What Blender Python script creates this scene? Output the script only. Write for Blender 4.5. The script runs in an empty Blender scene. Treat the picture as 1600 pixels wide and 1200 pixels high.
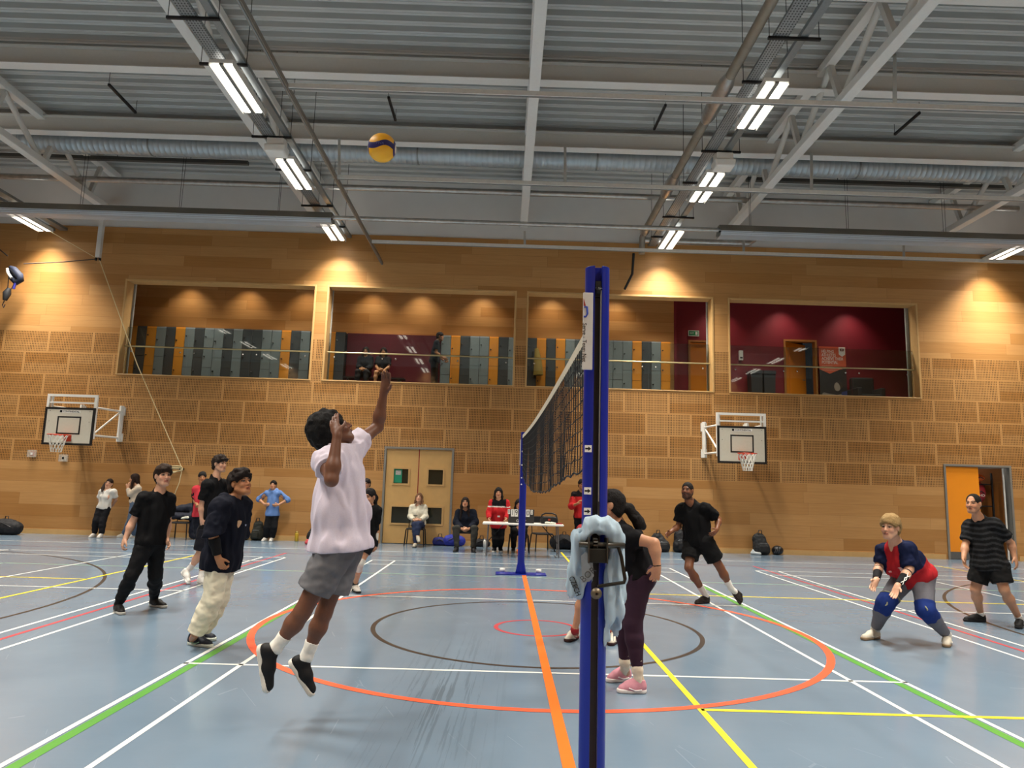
import bpy, bmesh, math, random
import numpy as np
from mathutils import Vector, Matrix
C = bpy.context.scene.collection
SC = bpy.context.scene
random.seed(7)
# ------------------------------------------------------------------ camera
CF = 1116.55                                  # focal length in pixels of the 1600 px wide frame
YAW, PITCH, ROLL = 0.0079131, 0.1440976, 0.0288968
CAM = Vector((-0.4142, -8.2616, 1.5352))
fw = Vector((math.sin(YAW)*math.cos(PITCH), math.cos(YAW)*math.cos(PITCH), math.sin(PITCH)))
rt0 = Vector((math.cos(YAW), -math.sin(YAW), 0)); up0 = rt0.cross(fw)
RT = rt0*math.cos(ROLL) + up0*math.sin(ROLL); UP = -rt0*math.sin(ROLL) + up0*math.cos(ROLL); FW = fw
cam = bpy.data.cameras.new('camera'); camo = bpy.data.objects.new('camera', cam); C.objects.link(camo)
M = Matrix((RT, UP, -FW)).transposed().to_4x4(); M.translation = CAM; camo.matrix_world = M
cam.sensor_width = 36; cam.lens = CF*36/1600; cam.clip_start = .05; cam.clip_end = 200
SC.camera = camo
# ------------------------------------------------------------------ world, exposure
w = bpy.data.worlds.new('world'); SC.world = w; w.use_nodes = True
w.node_tree.nodes['Background'].inputs[0].default_value = (.05, .055, .06, 1)
w.node_tree.nodes['Background'].inputs[1].default_value = .25
SC.view_settings.view_transform = 'Standard'; SC.view_settings.look = 'None'
SC.view_settings.gamma = 1; SC.view_settings.use_curve_mapping = False
SC.view_settings.exposure = 0.0
try:
    SC.cycles.use_denoising = True; SC.cycles.denoiser = 'OPENIMAGEDENOISE'
    SC.cycles.max_bounces = 7; SC.cycles.diffuse_bounces = 4; SC.cycles.glossy_bounces = 3
    SC.cycles.transparent_max_bounces = 12; SC.cycles.sample_clamp_indirect = 4
except Exception: pass
# ------------------------------------------------------------------ ceiling lamps of the hall and an added upward fill (the fittings are built with the roof)
LIGHT_X = (-13.05, -5.1, 3.77, 12.75)
LIGHT_Y = (-10.2, -7.2, -4.0, -0.62, 3.06, 6.4, 9.76)
LIGHT_Z = 8.05
LAMP_W = 105; UP_W = 4
def lamp(name, loc, sx, sy, watts, col, parent=None, spread=math.pi, rot=None):
    l = bpy.data.lights.new(name, 'AREA'); l.shape = 'RECTANGLE'; l.size = sx; l.size_y = sy
    l.energy = watts; l.color = col; l.spread = spread
    o = bpy.data.objects.new(name, l); C.objects.link(o); o.location = loc
    if rot: o.rotation_euler = rot
    if parent: o.parent = parent
    return o
WALL_Y = 10.851
# ------------------------------------------------------------------ helpers
def ray(px, py): return (RT*((px-800)/CF) + UP*((600-py)/CF) + FW)
def at(px, py, Y):
    d = ray(px, py); return CAM + d*((Y-CAM.y)/d.y)
def gnd(px, py, z=0.0):
    d = ray(px, py); return CAM + d*((z-CAM.z)/d.z)
def lin(c): return c/12.92 if c <= .04045 else ((c+.055)/1.055)**2.4
def hexc(h): return tuple(lin(int(h[i:i+2], 16)/255) for i in (0, 2, 4))
class NT:
    def __init__(s, name):
        s.m = bpy.data.materials.new(name); s.m.use_nodes = True; s.t = s.m.node_tree
        s.b = s.t.nodes['Principled BSDF']
    def n(s, ty, **kw):
        o = s.t.nodes.new(ty)
        for k, v in kw.items(): setattr(o, k, v)
        return o
    def set(s, sock, v):
        if isinstance(v, bpy.types.NodeSocket): s.t.links.new(v, sock)
        else: sock.default_value = v
    def math(s, op, a, b=0.0, c=0.0):
        o = s.n('ShaderNodeMath', operation=op); s.set(o.inputs[0], a); s.set(o.inputs[1], b); s.set(o.inputs[2], c); return o.outputs[0]
    def mix(s, f, a, b, mode='MIX'):
        o = s.n('ShaderNodeMix', data_type='RGBA', blend_type=mode); s.set(o.inputs[0], f)
        for k, v in ((6, a), (7, b)): s.set(o.inputs[k], v if isinstance(v, bpy.types.NodeSocket) else (*v, 1))
        return o.outputs[2]
    def coords(s, kind='Object'):
        return s.n('ShaderNodeTexCoord').outputs[kind]
    def sep(s, v):
        o = s.n('ShaderNodeSeparateXYZ'); s.set(o.inputs[0], v); return o.outputs
    def comb(s, x, y, z=0.0):
        o = s.n('ShaderNodeCombineXYZ'); s.set(o.inputs[0], x); s.set(o.inputs[1], y); s.set(o.inputs[2], z); return o.outputs[0]
    def noise(s, vec, scale, detail=3, rough=.5):
        o = s.n('ShaderNodeTexNoise'); s.set(o.inputs['Vector'], vec); o.inputs['Scale'].default_value = scale
        o.inputs['Detail'].default_value = detail; o.inputs['Roughness'].default_value = rough; return o.outputs[0]
    def white(s, vec):
        o = s.n('ShaderNodeTexWhiteNoise', noise_dimensions='2D'); s.set(o.inputs['Vector'], vec); return o.outputs[0]
    def bump(s, h, strength=.2, dist=.01):
        o = s.n('ShaderNodeBump'); s.set(o.inputs['Height'], h); o.inputs['Strength'].default_value = strength
        o.inputs['Distance'].default_value = dist; s.t.links.new(o.outputs[0], s.b.inputs['Normal'])
MATS = {}
def mat(name, col, rough=.55, metal=0.0, var=.12, scale=18, emit=0.0, spec=.5, bump=0.0, alpha=1.0):
    if name in MATS: return MATS[name]
    c = hexc(col) if isinstance(col, str) else col
    k = NT(name); v = k.coords()
    f = k.noise(v, scale, 3)
    lo = tuple(x*(1-var) for x in c); hi = tuple(min(1, x*(1+var)) for x in c)
    k.set(k.b.inputs['Base Color'], k.mix(f, lo, hi))
    k.b.inputs['Roughness'].default_value = rough; k.b.inputs['Metallic'].default_value = metal
    k.b.inputs['Specular IOR Level'].default_value = spec
    if emit:
        k.b.inputs['Emission Color'].default_value = (*c, 1); k.b.inputs['Emission Strength'].default_value = emit
    if bump: k.bump(f, bump, .01)
    if alpha < 1: k.b.inputs['Alpha'].default_value = alpha
    MATS[name] = k.m; return k.m
def vcmat(name, rough=.6, spec=.4, sss=0.0, fab=False):           # colour comes from the mesh's own colour layer
    if name in MATS: return MATS[name]
    k = NT(name); a = k.n('ShaderNodeVertexColor', layer_name='col'); v = k.coords()
    f = k.noise(v, 260 if fab else 60, 2)
    k.set(k.b.inputs['Base Color'], k.mix(.25 if fab else .12, a.outputs[0], k.mix(f, (.0, .0, .0), (1, 1, 1)), 'OVERLAY'))
    k.b.inputs['Roughness'].default_value = rough; k.b.inputs['Specular IOR Level'].default_value = spec
    if sss: k.b.inputs['Subsurface Weight'].default_value = sss; k.b.inputs['Subsurface Radius'].default_value = (.012, .005, .003); k.b.inputs['Subsurface Scale'].default_value = 1
    MATS[name] = k.m; return k.m
def hairmat(name, col):
    if name in MATS: return MATS[name]
    c = hexc(col); k = NT(name); x, y, z = k.sep(k.coords())
    f = k.noise(k.comb(k.math('MULTIPLY', x, 1.0), y, k.math('MULTIPLY', z, .35)), 150, 3, .7)
    k.set(k.b.inputs['Base Color'], k.mix(f, tuple(q*.45 for q in c), tuple(min(1, q*1.7) for q in c)))
    k.b.inputs['Roughness'].default_value = .7; k.b.inputs['Specular IOR Level'].default_value = .22; k.bump(f, .9, .012)
    MATS[name] = k.m; return k.m
def prop(o, label=None, cat=None, group=None, kind=None):
    if label and len(label.split()) > 16: print('LONG', len(label.split()), label)
    for k, v in (('label', label), ('category', cat), ('group', group), ('kind', kind)):
        if v: o[k] = v
    return o
def thing(name, label, cat, loc=(0, 0, 0), rotz=0, group=None):
    o = bpy.data.objects.new(name, None); C.objects.link(o); o.location = loc; o.rotation_euler = (0, 0, rotz)
    o.empty_display_size = .1
    return prop(o, label, cat, group)
def copy_tree(o, parent=None):
    c = o.copy(); C.objects.link(c); c.parent = parent
    for ch in list(o.children): copy_tree(ch, c)
    return c
class MB:
    def __init__(s): s.v = []; s.f = []; s.mi = []; s.sm = []; s.cur = 0; s.smooth = False
    def add(s, vs, fs, smooth=None):
        b = len(s.v); s.v += [tuple(x) for x in vs]
        for f in fs:
            s.f.append(tuple(i+b for i in f)); s.mi.append(s.cur); s.sm.append(s.smooth if smooth is None else smooth)
        return s
    def box(s, x0, x1, y0, y1, z0, z1):
        return s.add([(x, y, z) for x in (x0, x1) for y in (y0, y1) for z in (z0, z1)],
                     [(0, 1, 3, 2), (4, 6, 7, 5), (0, 4, 5, 1), (2, 3, 7, 6), (0, 2, 6, 4), (1, 5, 7, 3)], False)
    def cbox(s, c, d): return s.box(c[0]-d[0]/2, c[0]+d[0]/2, c[1]-d[1]/2, c[1]+d[1]/2, c[2]-d[2]/2, c[2]+d[2]/2)
    def bar(s, a, b, w, h, up=(0, 0, 1)):
        a = Vector(a); b = Vector(b); d = (b-a).normalized(); u = Vector(up)
        x = d.cross(u)
        if x.length < 1e-4: x = d.cross(Vector((0, 1, 0)))
        x.normalize(); u = x.cross(d)
        vs = [p + x*(i*w/2) + u*(j*h/2) for p in (a, b) for i, j in ((-1, -1), (1, -1), (1, 1), (-1, 1))]
        return s.add(vs, [(3, 2, 1, 0), (4, 5, 6, 7), (0, 1, 5, 4), (1, 2, 6, 5), (2, 3, 7, 6), (3, 0, 4, 7)], False)
    def tube(s, pts, r, n=10, closed=False, caps=True):
        pts = [Vector(p) for p in pts]; m = len(pts); rs = r if isinstance(r, (list, tuple)) else [r]*m
        vs = []; px = None
        for i, p in enumerate(pts):
            if closed: d = pts[(i+1) % m]-pts[i-1]
            else: d = pts[min(i+1, m-1)]-pts[max(i-1, 0)]
            d.normalize()
            if px is None:
                px = d.cross(Vector((0, 0, 1)))
                if px.length < .05: px = d.cross(Vector((0, 1, 0)))
            px = (px - d*px.dot(d)).normalized(); py = d.cross(px)
            vs += [p + (px*math.cos(t)+py*math.sin(t))*rs[i] for t in [2*math.pi*k/n for k in range(n)]]
        fs = []
        for i in range(m if closed else m-1):
            j = (i+1) % m
            fs += [(i*n+k, i*n+(k+1) % n, j*n+(k+1) % n, j*n+k) for k in range(n)]
        s.add(vs, fs, True)
        if caps and not closed: s.add([vs[k] for k in range(n)], [tuple(range(n))[::-1]], False); s.add(vs[-n:], [tuple(range(n))], False)
        return s
    def lathe(s, prof, c=(0, 0, 0), n=20, ax='z'):
        vs = []
        for r, h in prof:
            for k in range(n):
                t = 2*math.pi*k/n; q = (r*math.cos(t), r*math.sin(t), h)
                if ax == 'y': q = (q[0], h, q[1])
                if ax == 'x': q = (h, q[0], q[1])
                vs.append((q[0]+c[0], q[1]+c[1], q[2]+c[2]))
        m = len(prof)
        return s.add(vs, [(i*n+k, i*n+(k+1) % n, (i+1)*n+(k+1) % n, (i+1)*n+k) for i in range(m-1) for k in range(n)], True)
    def sphere(s, c, r, nu=16, nv=10):
        rr = r if isinstance(r, (tuple, list)) else (r, r, r); vs = []
        for i in range(nv+1):
            p = math.pi*i/nv
            for k in range(nu):
                t = 2*math.pi*k/nu
                vs.append((c[0]+rr[0]*math.sin(p)*math.cos(t), c[1]+rr[1]*math.sin(p)*math.sin(t), c[2]+rr[2]*math.cos(p)))
        return s.add(vs, [(i*nu+k, i*nu+(k+1) % nu, (i+1)*nu+(k+1) % nu, (i+1)*nu+k) for i in range(nv) for k in range(nu)], True)
    def prism(s, poly, y0, y1, ax='y'):                      # closed polygon extruded along an axis
        n = len(poly)
        def P(a, b, t): return {'y': (a, t, b), 'x': (t, a, b), 'z': (a, b, t)}[ax]
        vs = [P(a, b, y0) for a, b in poly] + [P(a, b, y1) for a, b in poly]
        return s.add(vs, [tuple(range(n))[::-1], tuple(range(n, 2*n))] + [(k, (k+1) % n, n+(k+1) % n, n+k) for k in range(n)], False)
    def build(s, name, mats, parent=None, loc=None, bevel=0.0, rot=None):
        me = bpy.data.meshes.new(name); me.from_pydata(s.v, [], s.f); me.update()
        for m in (mats if isinstance(mats, (list, tuple)) else [mats]): me.materials.append(m)
        me.polygons.foreach_set('material_index', s.mi); me.polygons.foreach_set('use_smooth', s.sm)
        bm = bmesh.new(); bm.from_mesh(me); bmesh.ops.recalc_face_normals(bm, faces=bm.faces[:]); bm.to_mesh(me); bm.free()
        o = bpy.data.objects.new(name, me); C.objects.link(o)
        if parent: o.parent = parent
        if loc is not None: o.location = loc
        if rot is not None: o.rotation_euler = rot
        if bevel:
            b = o.modifiers.new('soft', 'BEVEL'); b.width = bevel; b.segments = 2; b.limit_method = 'ANGLE'; b.angle_limit = .6
        return o
def struct(o): o['kind'] = 'structure'; return o
def text(body, size, m, loc, parent=None, rot=(math.pi/2, 0, 0), name='lettering', depth=.002, sx=1.0, align='CENTER'):
    cu = bpy.data.curves.new(name, 'FONT'); cu.body = body; cu.size = size; cu.extrude = depth
    cu.align_x = align; cu.align_y = 'CENTER'; cu.resolution_u = 3
    t = bpy.data.objects.new(name, cu); C.objects.link(t)
    me = bpy.data.meshes.new_from_object(t.evaluated_get(bpy.context.evaluated_depsgraph_get()))
    bpy.data.objects.remove(t); me.materials.clear(); me.materials.append(m)
    o = bpy.data.objects.new(name, me); C.objects.link(o); o.location = loc; o.rotation_euler = rot; o.scale = (sx, 1, 1)
    if parent: o.parent = parent
    return o
white_paint = mat('white_paint', 'dddcd7', .45, var=.05)
steel_white = mat('steel_white', 'c9c8c2', .5, var=.05)
galv = mat('galvanised', '8f9596', .4, .75, .12, 30)
black_steel = mat('black_steel', '1c1c1d', .5, .3)
black_plastic = mat('black_plastic', '141415', .45)
white_gloss = mat('white_gloss', 'e9e7e0', .35, var=.03)
# ------------------------------------------------------------------ setting: wood walls
def wood_wall(name, perforated, tone=1.0):
    k = NT(name); x, y, z = k.sep(k.coords())
    def planks(h, wd, zo, seed):
        row = k.math('FLOOR', k.math('DIVIDE', k.math('SUBTRACT', z, zo), h))
        xo = k.math('ADD', x, k.math('MULTIPLY', k.white(k.comb(row, seed)), wd))
        col = k.math('FLOOR', k.math('DIVIDE', xo, wd))
        t = k.white(k.comb(k.math('ADD', row, seed), col))
        fz = k.math('FRACT', k.math('DIVIDE', k.math('SUBTRACT', z, zo), h))
        fx = k.math('FRACT', k.math('DIVIDE', xo, wd))
        joint = k.math('MAXIMUM', k.math('LESS_THAN', fz, .006/h), k.math('LESS_THAN', fx, .006/wd))
        return t, joint
    t, joint = planks(.298, 2.4, -.14, 3.0)
    dark = 0.0
    if perforated:
        inp = k.math('MULTIPLY', k.math('GREATER_THAN', z, 1.86), k.math('LESS_THAN', z, 5.39))
        zz = k.math('DIVIDE', k.math('SUBTRACT', z, 1.86), .588); row = k.math('FLOOR', zz)
        off = k.math('ADD', k.math('MULTIPLY', k.math('MODULO', row, 2.0), .6), 10.43+12-.6)
        xx = k.math('DIVIDE', k.math('ADD', x, off), 1.2); col = k.math('FLOOR', xx)
        u = k.math('MULTIPLY', k.math('FRACT', xx), 1.2); v = k.math('MULTIPLY', k.math('FRACT', zz), .588)
        inner = k.math('MULTIPLY', k.math('MULTIPLY', k.math('GREATER_THAN', u, .04), k.math('LESS_THAN', u, 1.165)),
                       k.math('MULTIPLY', k.math('GREATER_THAN', v, .022), k.math('LESS_THAN', v, .566)))
        hole = k.math('MULTIPLY', k.math('LESS_THAN', k.math('FRACT', k.math('DIVIDE', u, .0425)), .42),
                      k.math('LESS_THAN', k.math('FRACT', k.math('DIVIDE', v, .0655)), .72))
        dark = k.math('MULTIPLY', k.math('MULTIPLY', hole, inner), inp)
        half = k.math('FLOOR', k.math('MULTIPLY', zz, 2.0))
        tp = k.white(k.comb(half, col))
        t = k.math('ADD', k.math('MULTIPLY', tp, inp), k.math('MULTIPLY', t, k.math('SUBTRACT', 1.0, inp)))
        edge = k.math('SUBTRACT', inp, k.math('MULTIPLY', inner, inp))
        t = k.math('MAXIMUM', t, k.math('MULTIPLY', edge, .8))
        joint = k.math('MULTIPLY', joint, k.math('SUBTRACT', 1.0, inp))
    g = k.noise(k.comb(k.math('MULTIPLY', x, 1.3), k.math('MULTIPLY', z, 26.0), t), 1.0, 5, .6)
    a = k.mix(t, hexc('b38148'), hexc('ce9f66'))
    a = k.mix(k.math('MULTIPLY', g, .55), a, hexc('8a5a2b'))
    a = k.mix(k.math('MULTIPLY', joint, .45), a, hexc('5f401f'))
    if perforated: a = k.mix(k.math('MULTIPLY', dark, .93), a, hexc('3a220c'))
    if tone != 1: a = k.mix(1.0, a, (tone, tone, tone), 'MULTIPLY')
    k.set(k.b.inputs['Base Color'], a); k.b.inputs['Roughness'].default_value = .42; k.b.inputs['Specular IOR Level'].default_value = .35
    return k.m
wood = wood_wall('beech_panelling', True)
wood_plain = wood_wall('beech_planks', False)
wood_trim = mat('beech_trim', 'c7a068', .45, scale=6)
plaster = mat('pale_plaster', 'dcdad5', .8, var=.04, scale=3)
# ---- floor: blue vinyl with the painted court lines as faces of the same mesh
def floor_mat():
    k = NT('blue_vinyl'); v = k.coords(); x, y, z = k.sep(v)
    f = k.noise(v, .7, 4); a = k.mix(f, hexc('5f7386'), hexc('788b9c'))
    s = k.noise(k.comb(k.math('MULTIPLY', x, 3.0), k.math('MULTIPLY', y, 40.0)), 1.0, 5, .7)
    a = k.mix(k.math('MULTIPLY', s, .1), a, hexc('8a99a6'))
    vo = k.n('ShaderNodeTexVoronoi', feature='DISTANCE_TO_EDGE'); wv = k.n('ShaderNodeMix', data_type='VECTOR')
    k.set(vo.inputs['Vector'], k.comb(k.math('ADD', x, k.math('MULTIPLY', y, .4)), k.math('MULTIPLY', y, .22))); vo.inputs['Scale'].default_value = 1.7
    scr = k.math('MULTIPLY', k.math('LESS_THAN', vo.outputs[0], .0035), k.math('GREATER_THAN', k.noise(v, 2.3, 2), .58))
    a = k.mix(k.math('MULTIPLY', scr, .17), a, hexc('a9b6c2'))
    def band(q, c, wd): return k.math('MAXIMUM', k.math('SUBTRACT', 1.0, k.math('ABSOLUTE', k.math('DIVIDE', k.math('SUBTRACT', q, c), wd))), 0.0)
    xs_ = k.math('ADD', x, k.math('MULTIPLY', y, -.03)); ln_ = k.noise(k.comb(k.math('MULTIPLY', xs_, 30.0), k.math('MULTIPLY', y, .5)), 1.0, 4, .7)
    sk_ = k.math('MULTIPLY', k.math('MULTIPLY', band(xs_, -.75, .55), band(y, -2.6, 2.6)), k.math('GREATER_THAN', ln_, .55))
    a = k.mix(k.math('MULTIPLY', sk_, .5), a, hexc('3b4750'))
    k.set(k.b.inputs['Base Color'], a)
    k.set(k.b.inputs['Roughness'], k.math('ADD', .11, k.math('MULTIPLY', k.noise(v, 3.0, 4), .17)))
    k.b.inputs['Specular IOR Level'].default_value = .5; return k.m
def paint(n, c): return mat(n, c, .35, var=.08, scale=9)
LN = {'w': paint('line_white', 'e4e4dd'), 'g': paint('line_green', '56963f'), 'o': paint('line_orange', 'f4732a'), 'r': paint('line_red', 'b8474f'),
      'y': paint('line_yellow', 'f2d935'), 'b': paint('line_brown', '3a322c'), 'c': paint('line_coral', 'ee5f3e'), 'p': paint('line_pale_green', '8fae94'), 'd': paint('line_dark_red', '6d4a52')}
keys = list(LN); fl = MB()
HX0, HX1, HY0, HY1 = -17.5, 17.5, -10.85, WALL_Y
fl.box(HX0, HX1, HY0, HY1+.0, -.2, 0)
lvl = {'p': 1, 'd': 2, 'b': 3, 'r': 4, 'g': 5, 'w': 6, 'y': 7, 'c': 8, 'o': 9}
def quad(c, pts):
    fl.cur = 1+keys.index(c); z = .0006+lvl[c]*.00022
    fl.add([(p[0], p[1], z) for p in pts], [tuple(range(len(pts)))], False)
def line(c, a, b, wd=.04):
    a = Vector((*a, 0)); b = Vector((*b, 0)); d = (b-a).normalized(); n = Vector((-d.y, d.x, 0))*wd/2
    quad(c, [a+n, a-n, b-n, b+n])
def arc(c, cx, cy, r, wd, a0=0, a1=360, n=96):
    for i in range(n):
        t0 = math.radians(a0+(a1-a0)*i/n); t1 = math.radians(a0+(a1-a0)*(i+1)/n)
        quad(c, [(cx+q*math.cos(t), cy+q*math.sin(t)) for q, t in ((r-wd/2, t0), (r+wd/2, t0), (r+wd/2, t1), (r-wd/2, t1))])
for cx in (-7.82, 0, 7.82):                                     # badminton courts
    for s in (-1, 1):
        line('w', (cx+s*3.03, -6.7), (cx+s*3.03, 6.7)); line('w', (cx+s*2.57, -6.7), (cx+s*2.57, 6.7))
        for yy in (1.96, 5.94, 6.68): line('w', (cx-3.05, s*yy), (cx+3.05, s*yy))
        line('w', (cx, s*1.98), (cx, s*6.7)) if cx else None
for s in (-1, 1):
    line('g', (s*2.955, -4.5), (s*2.955, 4.5), .075)            # volleyball
    line('p', (-9, s*4.5), (9, s*4.5), .05); line('p', (s*9, -4.5), (s*9, 4.5), .05)
    line('r', (s*5.06, -7.6), (s*5.06, 7.6), .05); line('d', (-15.2, s*7.55), (15.2, s*7.55), .05)
    line('w', (-14, s*8.65), (14, s*8.65), .04)
    arc('b', s*12.45, 0, 6.72, .05, 90 if s > 0 else -90, 270 if s > 0 else 90)
    line('y', (1.05 if s > 0 else 1.05, s*2.88), (14, s*2.88), .05); line('y', (-6.6, s*2.82), (-15, s*2.82), .05)
arc('b', 0, 0, 1.79, .05); arc('r', 0, 0, .45, .05); arc('c', 0, 0, 3.0, .075)
line('o', (0, -10), (0, 10.2), .075); line('y', (1.05, -10), (1.05, 9.7), .05); line('y', (-6.6, -7), (-6.6, 6.7), .05); line('y', (9.85, -9), (9.85, 9), .04)
fl.build('floor', [floor_mat()] + [LN[q] for q in keys]); struct(bpy.data.objects['floor'])
# ---- back wall with four gallery openings and two doorways
WIN = ((-10.93, -5.70), (-5.40, -.20), (.08, 5.22), (5.62, 10.87)); WZ0, WZ1 = 4.24, 6.90
D1 = (-3.60, -1.75, 2.53); D2 = (11.34, 13.16, 2.5)
bw = MB(); Y0, Y1 = WALL_Y, WALL_Y+.3
def wb(x0, x1, z0, z1): bw.box(x0, x1, Y0, Y1, z0, z1)
wb(HX0, D1[0], 0, 2.5); wb(D1[1], D2[0], 0, 2.5); wb(D2[1], HX1, 0, 2.5)
wb(HX0, D1[0], 2.5, 2.53); wb(D1[1], HX1, 2.5, 2.53)
wb(HX0, HX1, 2.53, WZ0); xs = [HX0]+[q for a in WIN for q in a]+[HX1]
for i in range(0, len(xs), 2): wb(xs[i], xs[i+1], WZ0, WZ1)
wb(HX0, HX1, WZ1, 8.37)
struct(bw.build('wall_back', wood))
struct(MB().box(HX0, HX1, Y0+.03, Y1, 8.37, 10.4).build('wall_back_upper', plaster))
struct(MB().box(HX0-.3, HX0, HY0, Y1, 0, 10.4).build('wall_left', wood)); struct(MB().box(HX1, HX1+.3, HY0, Y1, 0, 10.4).build('wall_right', wood))
struct(MB().box(HX0, HX1, HY0-.3, HY0, 0, 8.37).build('wall_front', wood)); struct(MB().box(HX0, HX1, HY0-.3, HY0, 8.37, 10.4).build('wall_front_upper', plaster))
sk = MB()
for a, b in ((HX0, D1[0]-.06), (D1[1]+.06, D2[0]-.06), (D2[1]+.06, HX1)): sk.box(a, b, WALL_Y-.016, WALL_Y-.001, 0, .13)
struct(sk.build('baseboard_back', wood_trim))
for i, (a, b) in enumerate(WIN):                                   # deep beech linings of the openings
    m = MB(); d0, d1 = WALL_Y-.02, WALL_Y+.36; t = .05
    m.box(a, a+t, d0, d1, WZ0, WZ1); m.box(b-t, b, d0, d1, WZ0, WZ1); m.box(a+t, b-t, d0, d1, WZ1-t, WZ1); m.box(a+t, b-t, d0, d1, WZ0, WZ0+.03)
    m.cur = 1
    if i == 0: m.box(a+t, a+t+.05, d1, d1+.06, WZ0, WZ1)
    if i == 1: m.box(a+t, a+t+.03, d1, d1+.06, WZ0, WZ1)
    if i == 2: m.box(b-t-.04, b-t, d1, d1+.06, WZ0, WZ1)
    if i == 3: m.box(b-t-.08, b-t, d1, d1+.06, WZ0, WZ1)
    struct(m.build('window_%d' % (i+1), [wood_trim, mat('channel_grey', '8f8f89', .5)], bevel=.006))
# ---- gallery behind the openings
GY = 13.25; gz = 4.2; LY = GY-.52
red = mat('deep_red_paint', '7d1626', .6, var=.06, scale=4); maroon = mat('maroon_panel', '5a1724', .35)
struct(MB().box(HX0, HX1, Y1, GY+3, gz-.3, gz).build('floor_gallery', mat('grey_carpet', '4a4a4c', .9)))
struct(MB().box(HX0, HX1, Y1, GY+3, 7.75, 8.0).build('ceiling_gallery', mat('gallery_ceiling', '8a8378', .8)))
struct(MB().box(HX0, 4.75, GY, GY+.2, gz, 7.75).build('wall_gallery_back', wood_wall('gallery_planks', False)))
rw = MB(); GD = ((5.25, 6.2, 6.28), (8.25, 9.3, 6.4))
x = 4.75
for a, b, h in GD: rw.box(x, a, GY+.45, GY+.65, gz, 7.75); rw.box(a, b, GY+.45, GY+.65, h, 7.75); x = b
rw.box(x, HX1, GY+.45, GY+.65, gz, 7.75); rw.box(4.70, 4.78, GY-.02, GY+.65, gz, 7.75)
struct(rw.build('wall_gallery_red', red))
struct(MB().box(-12.2, -12.0, Y1, GY+.2, gz, 7.75).build('wall_gallery_left', plaster)); struct(MB().box(13.0, 13.2, Y1, GY+.65, gz, 7.75).build('wall_gallery_right', plaster))
struct(MB().box(at(541, 520, LY).x, at(689, 520, LY).x, GY-.3, GY-.01, gz, 6.02).build('trim_1', maroon))
for i, xx in enumerate((-10.2, -8.4, -6.6, -4.6, -3.1, -1.2, .9, 2.9)):
    o = thing('downlight', 'round recessed downlight in the gallery ceiling above the lockers', 'ceiling light', (xx, GY-.5, 7.74), group='downlights along the locker gallery ceiling')
    MB().lathe([(.09, .0), (.09, -.012), (.06, -.012), (.05, 0)]).build('rim', white_gloss, o); MB().lathe([(.05, -.004), (.0, -.004)]).build('lens', mat('lamp_lens', 'fff0d0', .5, emit=6.0), o)
    l = bpy.data.lights.new('downlight_lamp', 'SPOT'); l.energy = 85; l.color = (1, .83, .6); l.spot_size = 1.7; l.spot_blend = 1; l.shadow_soft_size = .05
    lo = bpy.data.objects.new('downlight_lamp', l); C.objects.link(lo); lo.parent = o; lo.location = (0, 0, -.03); lo.rotation_euler = (.1, 0, 0)
for i, xx in enumerate((6.2, 8.2, 10.3)):
    o = thing('downlight', 'round recessed downlight in the gallery ceiling by the red wall', 'ceiling light', (xx, GY-.1, 7.74), group='downlights along the red gallery ceiling')
    MB().lathe([(.09, .0), (.09, -.012), (.06, -.012), (.05, 0)]).build('rim', white_gloss, o); MB().lathe([(.05, -.004), (.0, -.004)]).build('lens', MATS['lamp_lens'], o)
    l = bpy.data.lights.new('downlight_lamp', 'SPOT'); l.energy = 90; l.color = (1, .85, .7); l.spot_size = 1.7; l.spot_blend = 1; l.shadow_soft_size = .05
    lo = bpy.data.objects.new('downlight_lamp', l); C.objects.link(lo); lo.parent = o; lo.location = (0, 0, -.03); lo.rotation_euler = (.1, 0, 0)
for i, xx in enumerate((-9.6, -6.9, -4.0, -1.4, 1.4, 4.0, 6.9, 9.6)):  # unseen ceiling lamps added to brighten the lockers
    o = thing('linear_fill_light', 'slim added linear fill light, out of view on the gallery ceiling behind the glass', 'ceiling light', (xx, WALL_Y+.95, 7.71), group='added linear fill lights on the gallery ceiling')
    MB().box(-.6, .6, -.05, .05, 0, .04).build('lamp_body', white_gloss, o); MB().box(-.58, .58, -.04, .04, -.008, 0).build('diffuser', mat('linear_fill_lens', 'fff3e0', .5, emit=3), o)
    lamp('linear_fill_lamp', (0, 0, -.02), 1.2, .1, 48, (1, .92, .8), o, spread=1.7)
# gallery doors
orange = mat('orange_laminate', 'e0831c', .4, var=.05, scale=5); orange_hot = mat('orange_door', 'f0921f', .4, var=.03, scale=4)
def gdoor(a, b, h, n, openang=0):
    m = MB(); y = GY+.43
    for q in (a, b-.06): m.box(q, q+.06, y-.02, y+.2, gz, h)
    m.box(a+.06, b-.06, y-.02, y+.2, h-.06, h); f = struct(m.build('door_%d' % n, mat('door_lining', 'a8723a', .45)))
    lf = MB().box(0, b-a-.12, -.022, .022, 0, h-gz-.07).build('door_leaf', orange, f, loc=(a+.06, y+.06, gz), rot=(0, 0, openang))
    MB().tube([(b-a-.22, -.03, .98), (b-a-.22, -.07, .98), (b-a-.36, -.07, .98)], .011).build('handle', galv, lf)
gdoor(*GD[0], 3); gdoor(*GD[1], 4, .5)
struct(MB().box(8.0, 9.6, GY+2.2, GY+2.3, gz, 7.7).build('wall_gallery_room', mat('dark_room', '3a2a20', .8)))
sg = thing('exit_sign', 'green emergency exit sign on the red gallery wall above the orange door', 'sign', (5.42, GY+.43, 6.5))
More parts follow.
